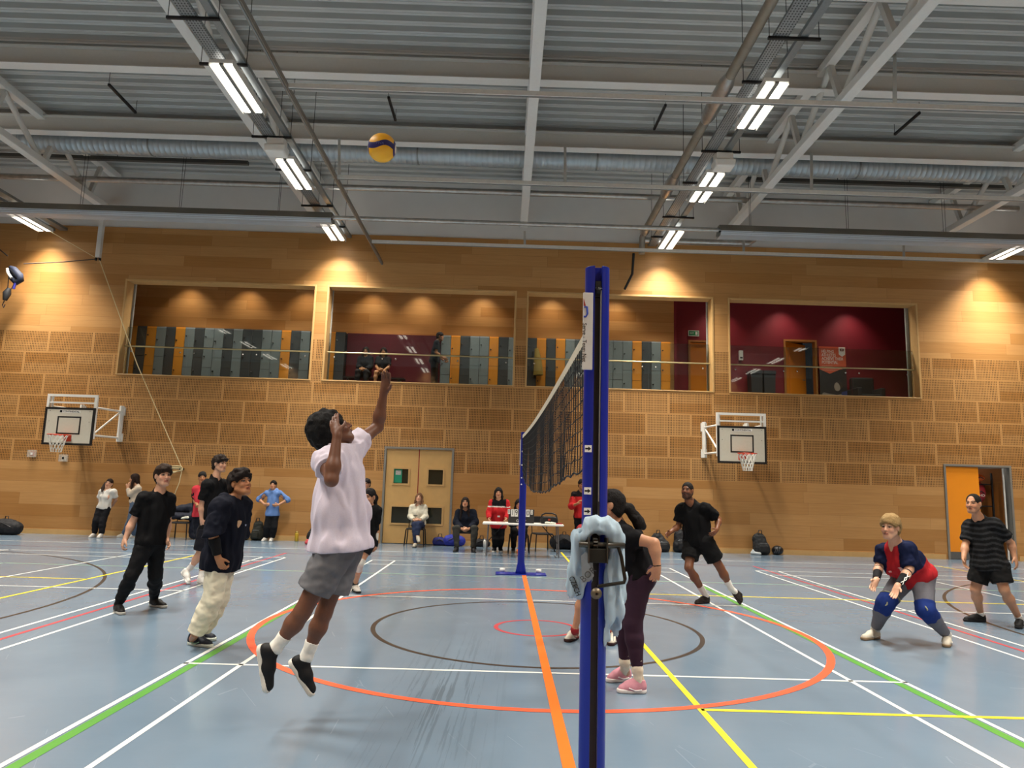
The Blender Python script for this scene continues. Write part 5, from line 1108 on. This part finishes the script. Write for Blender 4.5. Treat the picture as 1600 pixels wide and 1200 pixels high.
    if st == 'afro': hg = [dict(p=[ell(H(0, -.035, .045), V(.125, .135, .125)*hs, A, .02), ell(H(0, -.07, -.02), V(.1, .09, .09)*hs, A, .04)], sub=[ell(H(0, .125, -.05), V(.085, .075, .11)*hs, A, .01)], cut=[(H(0, -.01, -.06), nrm(f*.55-u*.83))], noise=(.007, 85))]
    if st == 'buzz': hg = [dict(p=[ell(H(0, -.014, .036), V(.079, .101, .093)*hs, A, .02), ell(H(0, -.05, -.025), V(.066, .06, .065)*hs, A, .03)], sub=[ell(H(0, .13, -.02), V(.072, .074, .108)*hs, A, .008)]+ears, cut=cutp)]
    if st == 'bald': hg = [dict(p=[ell(H(0, -.014, .036), V(.081, .103, .092)*hs, A, .02), ell(H(0, -.05, -.025), V(.068, .062, .066)*hs, A, .03)], sub=[ell(H(0, .125, .0), V(.066, .085, .145)*hs, A, .008)]+ears, cut=cutp)]
    if st in ('long', 'bob', 'pony'):
        tt = .014 if st != 'pony' else .008; cc = [ell(H(0, -.014, .036), V(.076+tt, .098+tt, .09+tt)*hs, A, .02), ell(H(0, -.045, -.03), V(.07+tt, .062+tt, .075)*hs, A, .03)]
        hg = [dict(p=cc, sub=[ell(H(0, .128, -.04), V(.066, .075, .1)*hs, A, .01)]+(ears if st == 'pony' else []), cut=cutp if st == 'pony' else [], noise=(.003, 70))]
        if st != 'pony':
            dn = .14 if st == 'bob' else hair[3] if len(hair) > 3 else .34; dv = V(0, 0, -1)
            for q in (-1, 1):
                a0, a1 = H(q*.08, .0, .03), H(q*.088, .012, -.09); hg.append(dict(p=[cap(a0, a1, .026*hs, .03*hs, .03), cap(a1, a1+dv*(dn-.09)*hs+r*q*.01+fr*.03, .03*hs, .024*hs, .03)], k=.03, noise=(.005, 60)))
            hg.append(dict(p=[cap(H(0, -.07, 0), H(0, -.085, -.1), .07*hs, .066*hs, .04, (f, .6)), cap(H(0, -.085, -.1), H(0, -.07, -.1)+dv*(dn-.08)*hs, .066*hs, .05*hs, .04, (f, .6))], k=.03, noise=(.006, 50)))
    if st == 'pony' and hair_pts is None: hair_pts = [H(0, -.11, .05), H(0, -.16, .0), H(0, -.15, -.12), H(0, -.13, -.2)]
    if hair_pts is not None:
        hp_ = [V(at(*q[:2], Y+q[2])) if isinstance(q, tuple) else q for q in hair_pts]; rs = np.linspace(.036, .046, len(hp_)); rs[-1] = .016
        hg.append(dict(p=[cap(a, b, ra, rb, .03) for a, b, ra, rb in zip(hp_, hp_[1:], rs, rs[1:])], k=.02, noise=(.006, 55)))
    ob = skin('hair', hg, h, hm, root, g0)
    if glasses:
        m = MB()
        for q in (-1, 1): m.tube([tuple(H(q*.034+.021*math.cos(a), .108, .004+.016*math.sin(a))-g0) for a in [2*math.pi*k/16 for k in range(16)]], .0025, 5, closed=True)
        m.build('glasses', black_plastic, root)
    PEOPLE[label] = (root, Q, A, s_, up, lat, fr, H, g0); return root
PEOPLE = {}
def J(**k): return k
# 1 jumping hitter
person('person in white tee and grey shorts leaping for the ball with one arm raised', -3.46,
  J(head=(521, 673, 0), neck=(527, 705, .0), sr=(511, 722, -.17), er=(518, 750, -.40), wr=(527, 679, -.34), tr=(518, 646, -.28), sl=(553, 697, .15), el=(590, 667, .30), wl=(600, 612, .25), tl=(605, 583, .2),
    hr=(526, 858, -.1), hl=(540, 858, .1), kr=(472, 957, -.12), kl=(506, 958, .08), ar=(431, 1012, -.1), al=(479, 1026, .1)),
  (.78, .15, .55), 'dark', ('afro', '0c0a0a'), dict(c='cdc4d2', o=.03, hem=-.005, loose=.05, sl=.42, so=.035, fold=.015), dict(c='66666a', o=.03, po=.008, to=.66, ho=.05, n='shorts'),
  ('19191b', 'd6d2c8'), w=.98, feet={'r': ('a', (414, 1085, -.1), (402, 1006, -.1), (1, -.1, .1)), 'l': ('a', (486, 1091, .1), (449, 1032, .1), (1, 0, .6))}, sock=('e6e3da', .35), curl=.25)
# 2 boy in black
person('person in black tee and black joggers standing on the left with arms hanging', .25,
  J(head=(254.5, 744, 0), neck=(250, 768, .02), sr=(226, 779, -.1), sl=(263, 780, .08), er=(207, 816, -.1), wr=(196, 842, -.15), tr=(187, 860, -.18), el=(262, 816, .12), wl=(260, 843, .05), tl=(267, 857, 0),
    hr=(229, 845, -.06), hl=(244, 845, .06), kr=(206, 899, -.15), kl=(243, 900, .1)),
  (.72, -.66, .1), 'pale', ('curly', '2a1c12'), dict(c='0e0e10', o=.022, hem=-.04, loose=.015, sl=.72, so=.03), dict(c='101012', o=.028, ho=.012), ('1d1c1c', 'b9b6ae', '3a3a3a'),
  feet={'r': ('p', (195, 964), (178, 953)), 'l': ('p', (261, 951), (233, 946))}, sock=('151515', .15), fist=('r',), w=.95)
# 3 boy in hoodie
person('person in navy hoodie and cream trousers leaning forward and looking up', -1.41,
  J(head=(375, 756, 0), neck=(363, 781, .0), sr=(345, 792, -.17), sl=(378, 790, .13), er=(333, 836, -.26), wr=(341, 872, -.22), tr=(349, 891, -.2), el=(374, 838, .15), wl=(368, 870, .1), tl=(366, 890, .08),
    hr=(341, 872, -.08), hl=(352, 872, .08), kr=(333, 936, -.1), kl=(341, 936, .1), ar=(306, 990, -.08), al=(317, 985, .16)),
  (.84, -.45, .28), 'tan', ('curly', '1c1310', .024), dict(c='10131f', o=.035, hem=-.1, loose=.03, sl=1.02, so=.03, hood=1, n='hoodie', fold=.01, print=(('crest', .03, -.15, .035, 'c9a37e'), ('box', -.085, -.16, .012, '8f94a8', .7))), dict(c='d9d2bb', o=.028, ho=.045, to=1.97, fold=.007),
  ('20242c', 'c9cfc4', '8fb89a'), feet={'r': ('p', (334, 1013), (292, 1006)), 'l': ('p', (340, 1003), (300, 995))}, arm_wear=(('r', 1.12, 1.85, .012, '121214', 'arm_sleeve'),), fist=('r',), w=.95)
# 4 tall boy behind
person('tall person in black tee and shorts stepping behind the navy hoodie', 2.65,
  J(head=(343, 725, 0), neck=(337, 746, 0), sr=(324, 758, -.16), sl=(349, 758, .13), er=(315, 790, -.17), wr=(315, 811, -.17), tr=(317, 828, -.17), el=(352, 790, .15), wl=(355, 812, .12), tl=(355, 826, .1),
    hr=(322, 830, -.08), hl=(336, 830, .08), kr=(312, 866, -.1), kl=(321, 870, .08), ar=(298, 887, -.02)),
  (.9, -.35, .05), 'pale', ('curly', '231812'), dict(c='121214', o=.025, hem=-.06, loose=.015, sl=.75, so=.03), dict(c='16171f', o=.03, to=.85, ho=.045, n='shorts'), ('d6d4ce', 'e4e2dc', '9a9a98'),
  feet={'r': ('a', (294, 914, -.12), (284, 894, .02), (.6, -.2, .6)), 'l': ('p', (327, 915), (308, 913))}, sock=('dad8d2', .3), curl=.35)
# 5 child in red and black with a cap
person('person in red and black top and dark cap at the wall behind the tall player', 8.36,
  J(head=(316, 746, 0), neck=(315, 757, 0), sr=(306, 765, -.05), sl=(324, 765, .05), er=(304, 781, -.05), wr=(309, 791, -.2), tr=(313, 790, -.22), el=(326, 781, 0), wl=(317, 791, -.18), tl=(312, 790, -.2),
    hr=(309, 804, 0), hl=(318, 804, 0), kr=(309, 830, -.02), kl=(318, 830, 0)),
  (.4, -.9, 0), 'tan', ('short', '141212'), dict(c='c43a44', o=.025, hem=-.05, sl=.8, so=.03, col=lambda c, l, ar, P: np.where((ar < .085)[:, None], np.array(hexc('15151a')), c)), dict(c='141823', o=.025), ('d6d0c2', 'e0dcd2'),
  feet={'r': ('g', 303, 857, -.4, -1), 'l': ('g', 321, 856, .2, -1)})
# 6 girl leaning
person('person in white tee and black trousers leaning back against the wall', 10.1,
  J(head=(170.5, 755.5, .25), neck=(168, 764.5, .22), sr=(158.5, 769, .2), sl=(178, 768.5, .2), er=(155, 781, .25), wr=(160, 790, .36), tr=(163, 792, .42), el=(181, 780, .28), wl=(176, 790, .42), tl=(172, 793, .46),
    hr=(157, 792, .2), hl=(167, 794, .2), kr=(150, 814, .1), kl=(160.5, 816, .1)),
  (.15, -1, .1), 'pale', ('pony', '2a1d17'), dict(c='d6d3cb', o=.015, hem=-.04, sl=.8, so=.025, loose=.008), dict(c='1c1c20', o=.02, po=-.006, ho=.035), ('ded9d0', 'e8e4dc'),
  feet={'r': ('g', 139, 840, -.1, -1), 'l': ('g', 152, 841, .1, -1)}, female=True, w=.85, hair_pts=[(165, 755, .3), (161, 763, .18), (159, 769, .08)], roll=-.15)
# 7 girl long hair
person('person with long dark hair in cream top and jeans in profile at the wall', 10.2,
  J(head=(210, 748, 0), neck=(213, 758, 0), sl=(216, 763, -.13), sr=(213, 763, .13), el=(203, 772, -.15), wl=(199, 762, -.13), tl=(203, 756, -.1), er=(204, 771, .12), wr=(201, 763, .1), tr=(204, 757, .06),
    hl=(211, 786, -.08), hr=(210, 786, .08), kl=(208, 812, -.08), kr=(205, 812, .1)),
  (-1, -.25, 0), 'fair', ('long', '24150f', .016, .5), dict(c='c2b3a0', o=.014, hem=.0, sl=1.9, so=.012), dict(c='5a6a80', o=.02, ho=.045), ('dcd8ce', 'e6e2da'),
  feet={'l': ('g', 197, 840.5, -1, -.2), 'r': ('g', 182, 839.5, -1, 0)}, female=True)
# 8 child in blue
person('person in light blue hoodie with hands on hips by the wall', 10.5,
  J(head=(427, 758, 0), neck=(427, 766.5, 0), sr=(417, 771, 0), sl=(437, 771, 0), er=(405, 780, .05), el=(449, 781, .05), wr=(413, 788, -.1), tr=(419, 788, -.14), wl=(435, 789, -.1), tl=(429, 790, -.14),
    hr=(421, 805, 0), hl=(430, 805, 0), kr=(417, 823, -.03), kl=(428, 823, -.03)),
  (.05, -1, .12), 'fair', ('short', '120d0c', .014), dict(c='6485bd', o=.02, hem=-.02, sl=1.25, so=.022, loose=.015, hood=1, n='hoodie', fold=.01), dict(c='191a1d', o=.02, po=-.004, ho=.05), ('e2dfd6', 'e8e6e0'),
  feet={'r': ('g', 409, 846, -.25, -1), 'l': ('g', 422, 846.5, .1, -1)}, hs=.95, w=.85)
# 9 girl in black jersey
person('person in black printed jersey with white arm sleeves and knee pads behind the jumper', 2.09,
  J(head=(577, 777, 0), neck=(577, 793, .02), sl=(588, 799, -.02), sr=(566, 799, .1), el=(587, 824, .03), wl=(587, 846, 0), tl=(587, 860, -.02), er=(558, 822, .1), wr=(557, 838, -.12), tr=(562, 850, -.15),
    hl=(577, 848, -.02), hr=(566, 848, .1), kl=(562, 881, -.12), kr=(553, 882, .02)),
  (-.35, -.92, .0), 'fair', ('pony', '161112'), dict(c='121214', o=.02, hem=-.05, sl=.75, so=.025, print=(('box', 0, -.2, .1, 'd8d6d0', .22), ('box', 0, -.235, .09, 'a52c30', .12), ('EHU', .0, -.2, .05, '16161a'))), dict(c='131316', o=.014, to=.5, ho=.015, n='shorts'), ('dad6cd', '2a2a2a', '1a1a1a'),
  feet={'l': ('p', (565, 930), (549, 921)), 'r': ('p', (546, 925), (533, 918))}, sock=('2a2a2c', .12), arm_wear=(('l', .75, 1.95, .008, 'd5d0c4', 'arm_sleeve'), ('r', .75, 1.95, .008, 'd5d0c4', 'arm_sleeve')), knee=('d3d0c8', None), female=True, w=.92)
# 9b behind
person('dark-haired person at the wall half hidden behind the girl in the printed jersey', 9.5,
  J(head=(573, 756, 0), neck=(572, 767, 0), sr=(562, 773, 0), sl=(581, 773, 0), er=(560, 789, 0), wr=(561, 804, -.05), tr=(562, 812, -.05), el=(583, 789, 0), wl=(582, 804, -.05), tl=(581, 812, -.05), hr=(567, 806, 0), hl=(576, 806, 0), kr=(567, 831, 0), kl=(576, 831, 0)),
  (-.2, -1, 0), 'fair', ('short', '1a1312'), dict(c='14161c', o=.02, hem=-.05, sl=.8), dict(c='15161a', o=.02), ('1a1a1c', 'd0cec8'), feet={'r': ('g', 566, 857, -.1, -1), 'l': ('g', 577, 857, .1, -1)})
# 10 seated in white sweater
person('person in white patterned sweater and jeans sitting with crossed legs against the double door', 10.5,
  J(head=(655, 778, -.02), neck=(654, 787.5, 0), sr=(644, 793, 0), sl=(663, 793, 0), er=(641, 807, -.08), el=(665, 807, -.08), wr=(647, 813, -.28), tr=(651, 813.5, -.34), wl=(656, 813, -.28), tl=(652, 814, -.35),
    hr=(649, 819, 0), hl=(658, 819, 0), kr=(648, 820, -.42), kl=(654, 819, -.45), al=(652, 837, -.55)),
  (-.05, -1, .28), 'pale', ('bob', '6a4a34', .016), dict(c='cfcab8', o=.018, hem=-.02, sl=1.85, so=.018, n='sweater', print=(('box', .05, -.2, .05, '2c2a2a', .15),)), dict(c='27304a', o=.016), ('b7b0a0', '6a6458'),
  feet={'r': ('g', 646, 856, -.1, -1), 'l': ('a', (655, 849, -.72), (652, 842, -.5), (0, -.3, 1))}, female=True)
# 11 seated long hair
person('person with long dark hair in dark jacket, seated right of the double door', 9.6,
  J(head=(727, 785, -.08), neck=(727, 796, 0), sr=(717, 801, 0), sl=(739, 801, 0), er=(713, 816, -.08), el=(743, 816, -.08), wr=(722, 827, -.36), tr=(727, 828, -.44), wl=(732, 827, -.36), tl=(727, 829.5, -.44),
    hr=(722, 826, 0), hl=(734, 826, 0), kr=(712, 826, -.44), kl=(742, 826, -.44)),
  (0, -1, .15), 'fair', ('long', '1b1210', .016, .42), dict(c='151a26', o=.03, hem=-.02, sl=1.85, so=.024, n='jacket'), dict(c='33332f', o=.022, ho=.02), ('1c1c1e', '2a2a2a'),
  feet={'r': ('g', 709, 863, -.3, -1), 'l': ('g', 742, 864, .3, -1)}, female=True, glasses=True)
# 12 standing in red
rj = lambda c, l, ar, P: np.where(((l[:, 2] > -.10) & (l[:, 2] < -.075) & (ar > .0))[:, None], np.array(hexc('d8d2cc')), np.where(((l[:, 2] >= -.075) & (np.abs(l[:, 0]) < .17))[:, None], np.array(hexc('18161a')), c))
person('person in red and black sports jacket with lanyard standing behind the white table', 9.2,
  J(head=(779, 770, 0), neck=(779, 780.5, 0), sr=(769, 785.5, 0), sl=(791, 785.5, 0), er=(764, 801, -.06), el=(794, 801, -.06), wr=(764, 811, -.24), tr=(764, 815, -.36), wl=(791, 811, -.24), tl=(790, 815, -.36), hr=(774, 821, .05), hl=(783, 821, .05), kr=(774, 842, .03), kl=(782.5, 842, .03)),
  (0, -1, 0), 'fair', ('bob', '100c0d', .02), dict(c='b8262b', o=.02, hem=-.06, sl=1.9, so=.018, n='jacket', col=rj, print=(('box', .0, -.31, .03, 'd8d6d2', .6),)), dict(c='121215', o=.018, ho=.02), ('17171a', 'd8d6d0'),
  feet={'r': ('g', 770, 863, -.2, -1), 'l': ('g', 784, 863, .2, -1)}, female=True)
# 13 scorer
person('person with long black hair sitting behind the scoreboard', 9.42,
  J(head=(811, 788, -.05), neck=(811, 799, 0), sr=(801, 804, 0), sl=(821, 804, 0), er=(799, 818, -.1), el=(823, 818, -.1), wr=(806, 826, -.3), tr=(810, 827, -.38), wl=(817, 826, -.3), tl=(813, 827, -.38), hr=(806, 829, 0), hl=(817, 829, 0), kr=(803, 829, -.42), kl=(819, 829, -.42)),
  (0, -1, -.05), 'fair', ('long', '100d0e', .018, .3), dict(c='141417', o=.025, hem=-.02, sl=1.85, n='jacket'), dict(c='121214', o=.02), ('17171a', '9a9894'), feet={'r': ('g', 801, 863, -.1, -1), 'l': ('g', 819, 863, .1, -1)}, female=True)
# 14 red coach half hidden
person('person in red jersey behind the net post with a hand near the mouth', 9.9,
  J(head=(909, 757, 0), neck=(908, 768, 0), sr=(898, 773, 0), sl=(919, 773, 0), er=(893, 791, -.06), wr=(902, 787, -.22), tr=(908, 780, -.26), el=(923, 790, 0), wl=(925, 803, -.05), tl=(925, 811, -.06), hr=(903, 807, 0), hl=(914, 807, 0), kr=(903, 833, 0), kl=(914, 833, 0)),
  (.2, -1, 0), 'tan', ('short', '1a1413'), dict(c='bb2a2c', o=.03, hem=-.04, sl=1.5, so=.03, n='jersey', col=lambda c, l, ar, P: np.where(((l[:, 2] > -.05))[:, None], np.array(hexc('1a1618')), c)), dict(c='131316', o=.02), ('1a1a1c', 'c8c6c0'), feet={'r': ('g', 901, 861, -.1, -1), 'l': ('g', 915, 861, .1, -1)})
# 15 player hidden by the post
person('person with white and red shoes crouching behind the near net post and the draped shirt', -.75,
  J(head=(929, 818, -.05), neck=(932, 842, 0), sr=(919, 855, .05), sl=(950, 855, -.05), er=(916, 880, -.02), wr=(922, 896, -.2), tr=(925, 912, -.25), el=(955, 882, -.05), wl=(948, 898, -.2), tl=(945, 912, -.25), hr=(926, 893, .1), hl=(944, 893, .05), kr=(911, 930, -.08), kl=(955, 938, -.1), ar=(898, 984, -.0)),
  (-.35, -.93, 0), 'fair', ('short', '2a1d17'), dict(c='16161a', o=.015, hem=-.03, sl=.5), dict(c='131316', o=.012, to=.35, ho=.012, n='shorts'), ('d9d3c4', '3a2524', '8c2f34'),
  feet={'r': ('p', (884, 1004), (902, 997)), 'l': ('p', (953, 1010), (962, 1002))}, sock=('9a2f33', .06), female=True, w=.9)
# 16 woman with ponytail
person('person with dark ponytail in black tee and plum leggings bent forward behind the near post', -2.4,
  J(head=(954, 789, 0), neck=(963, 819, .02), sl=(977, 838, -.16), sr=(972, 832, .16), el=(1022, 849, -.26), wl=(1027, 886, -.26), tl=(1023, 906, -.24), er=(1004, 858, .2), wr=(992, 880, .12), tr=(982, 890, .05),
    hl=(999, 903, -.09), hr=(996, 900, .1), kl=(989, 975, -.1), kr=(977, 975, .12), al=(996, 1046, -.1), ar=(976, 1034, .12)),
  (-.93, .2, .12), 'fair', ('pony', '15100f'), dict(c='0f0f12', o=.016, hem=.02, sl=.55, so=.02), dict(c='33202f', o=.01, ho=.006, to=1.93, n='leggings', fold=.002), ('c98b98', 'ded6d2', 'e6dede'),
  feet={'l': ('p', (963, 1082), (1011, 1083)), 'r': ('p', (949, 1066), (984, 1063))}, sock=('d8cdb8', .22), female=True, w=1.08, fist=('l',), hair_pts=[(972, 793, .04), (982, 795, .0), (994, 810, -.02), (1000, 820, -.02), (1006, 824, -.02)],
  arm_wear=(('l', 1.9, 1.96, .004, '2a2422', 'bracelet'),))
# 17 man lunging
person('man in black tee and black shorts lunging to the right of the ponytailed woman', 2.0,
  J(head=(1074, 767, 0), neck=(1077, 783, 0), sr=(1065, 796, .1), sl=(1102, 795, -.1), er=(1060, 823, .12), wr=(1047, 832, -.05), tr=(1040, 837, -.12), el=(1123, 812, -.02), wl=(1120, 828, -.2), tl=(1113, 836, -.28),
    hr=(1082, 846, .07), hl=(1101, 846, -.07), kr=(1076, 887, -.1), kl=(1126, 888, 0), al=(1142, 919, .05)),
  (-.55, -.82, .14), 'brown', ('buzz', '14100e'), dict(c='0d0d0f', o=.024, hem=-.06, sl=.72, so=.035, loose=.018), dict(c='121213', o=.035, to=.66, ho=.055, n='shorts'), ('231d1b', '2c2422', '3a3230'), beard=.7,
  feet={'r': ('p', (1081, 945), (1113, 941)), 'l': ('a', (1156, 946, 0), (1143, 926, .12), (.6, -.2, .7))}, sock=('e0dcd6', .38), curl=.45, w=1.05)
# 18 woman crouching
def rag(c, l, ar, P): return np.where((((np.abs(l[:, 0]) > .08+.5*np.maximum(0, -l[:, 2])) & (l[:, 2] > -.2)) | (ar < .088))[:, None], np.array(hexc('121a38')), c)
person('person with short blond hair in red and navy jersey crouching with palms forward', -.35,
  J(head=(1391, 824, -.12), neck=(1399, 847, -.02), sr=(1382, 861, .12), sl=(1418, 858, -.1), er=(1373, 885, .1), wr=(1369, 907, -.1), tr=(1361, 922, -.16), el=(1421, 890, -.16), wl=(1402, 916, -.3), tl=(1394, 938, -.36),
    hr=(1416, 900, .17), hl=(1441, 900, .02), kr=(1383, 943, .05), kl=(1446, 953, -.15), pr=V(.5, -.8, .6), pl=V(-.6, -.6, .5)),
  (-.8, -.6, .02), 'pale', ('short', '94794f', .024), dict(c='a8242a', o=.015, hem=-.02, sl=.85, so=.018, loose=.02, n='jersey', col=rag, print=(('crest', -.04, -.13, .03, 'd8a8a4'), ('box', .08, -.13, .015, 'd8a0a0', .6))), dict(c='6c6b72', o=.013, ho=.008, to=1.9, n='leggings', fold=.002), ('c9c2b2', '8f7a60', 'e0dcd2'),
  feet={'r': ('p', (1345, 1001), (1375, 997)), 'l': ('p', (1476, 1018), (1483, 1000))}, sock=('d6d2ca', .18), w=1.3, hs=1.02, female=True, curl=.2, arm_wear=(('r', 1.15, 1.9, .007, '17171a', 'arm_guard'), ('l', 1.15, 1.9, .007, '17171a', 'arm_guard')), knee=('1c3274', 'a3a68a'))
# 19 man right
def wav(c, l, ar, P): return np.where((np.sin(P[:, 2]*95+np.sin(P[:, 0]*26)*1.3) > .25)[:, None], np.array(hexc('2b2c2e')), c)
person('man in black wavy-striped tee and black shorts standing in front of the orange door', .95,
  J(head=(1521, 787, -.05), neck=(1528, 808, 0), sr=(1516, 823, .13), sl=(1554, 820, -.1), er=(1508, 853, .1), wr=(1506, 871, 0), tr=(1507, 887, -.03), el=(1580, 849, -.1), wl=(1585, 871, -.15), tl=(1592, 889, -.2),
    hr=(1534, 884, .07), hl=(1559, 884, -.07), kr=(1524, 921, .1), kl=(1569, 922, -.15)),
  (-.82, -.57, .02), 'fair', ('bald', '1c1916'), dict(c='111213', o=.024, hem=-.05, sl=.72, so=.035, loose=.02, col=wav), dict(c='151515', o=.035, to=.72, ho=.05, n='shorts'), ('161618', '1f1f20', '2c2c2e'), beard=.18,
  feet={'r': ('p', (1505, 971), (1541, 972)), 'l': ('p', (1588, 988), (1597, 974))}, sock=('d2cec8', .12), curl=.5, w=1.05)
# gallery
def seated(x, y, z, label, hair, top, legs, sk='tan', ln=(0, -1, 0)):
    P = lambda a, b, c: V(x+a, y+b, z+c)
    return person(label, y, J(head=P(0, -.02, 1.2), neck=P(0, 0, 1.04), sr=P(-.15, 0, .98), sl=P(.15, 0, .98), er=P(-.18, -.08, .73), el=P(.18, -.08, .73), wr=P(-.08, -.3, .62), tr=P(.0, -.36, .6), wl=P(.08, -.3, .6), tl=P(0, -.37, .57), hr=P(-.09, 0, .53), hl=P(.09, 0, .53), kr=P(-.12, -.42, .52), kl=P(.12, -.42, .52)),
        ln, sk, hair, top, legs, ('2a2a2a', '555'*2), feet={'r': ('w', P(-.13, -.62, 0), (0, -1, 0)), 'l': ('w', P(.13, -.62, 0), (0, -1, 0))}, female=True, h=.014)
gy = 12.55
b = thing('bench', 'dark bench in the maroon recess of the gallery', 'bench', (at(585, 590, gy).x, gy, gz)); MB().box(-.9, .9, -.2, .2, .37, .41).build('bench_seat', black_plastic, b)
for s in (-.75, .75): MB().box(s-.03, s+.03, -.18, .18, 0, .37).build('bench_leg', black_steel, b)
seated(at(571, 566, gy).x, gy, gz, 'person in black sitting behind the gallery glass, left of the two on the bench', ('long', '120e0d', .016, .36), dict(c='17181d', o=.02, hem=-.02, sl=1.85), dict(c='15161a', o=.02))
seated(at(599, 563, gy).x, gy, gz+.0, 'person with long hair and bare legs sitting behind the gallery glass beside another', ('long', '1c120f', .016, .4), dict(c='1c1a1c', o=.02, hem=-.02, sl=.7), dict(c='17171a', o=.02, to=.5, n='shorts'))
gy = 12.3; x = at(682, 560, gy).x; P = lambda a, b_, c: V(x+a, gy+b_, gz+c)
person('person in dark tee standing in profile behind the gallery glass by the lockers', gy, J(head=P(.08, 0, 1.66), neck=P(0, 0, 1.5), sr=P(0, -.17, 1.43), sl=P(0, .17, 1.43), er=P(.0, -.2, 1.14), wr=P(.2, -.2, 1.0), tr=P(.36, -.18, .94), el=P(.02, .2, 1.14), wl=P(.2, .18, .98), tl=P(.36, .16, .93), hr=P(-.06, -.09, .92), hl=P(-.06, .09, .92), kr=P(-.05, -.1, .5), kl=P(-.03, .1, .5)),
    (1, -.1, -.1), 'tan', ('short', '15110f'), dict(c='1c2027', o=.02, hem=-.05, sl=.7), dict(c='14151a', o=.02), ('1a1a1a', '666666'), feet={'r': ('w', P(.15, -.1, 0), (1, 0, 0)), 'l': ('w', P(.17, .1, 0), (1, 0, 0))}, h=.014)
q = skin('ball_bag', [dict(p=[ell(V(at(908, 826, 9.55).x, 9.55, .56), V(.12, .12, .14), None, .02)])], .012, mat('bag_red', 'a3262c', .5)); prop(q, 'round red bag held low in front of the coach in red behind the post', 'bag')
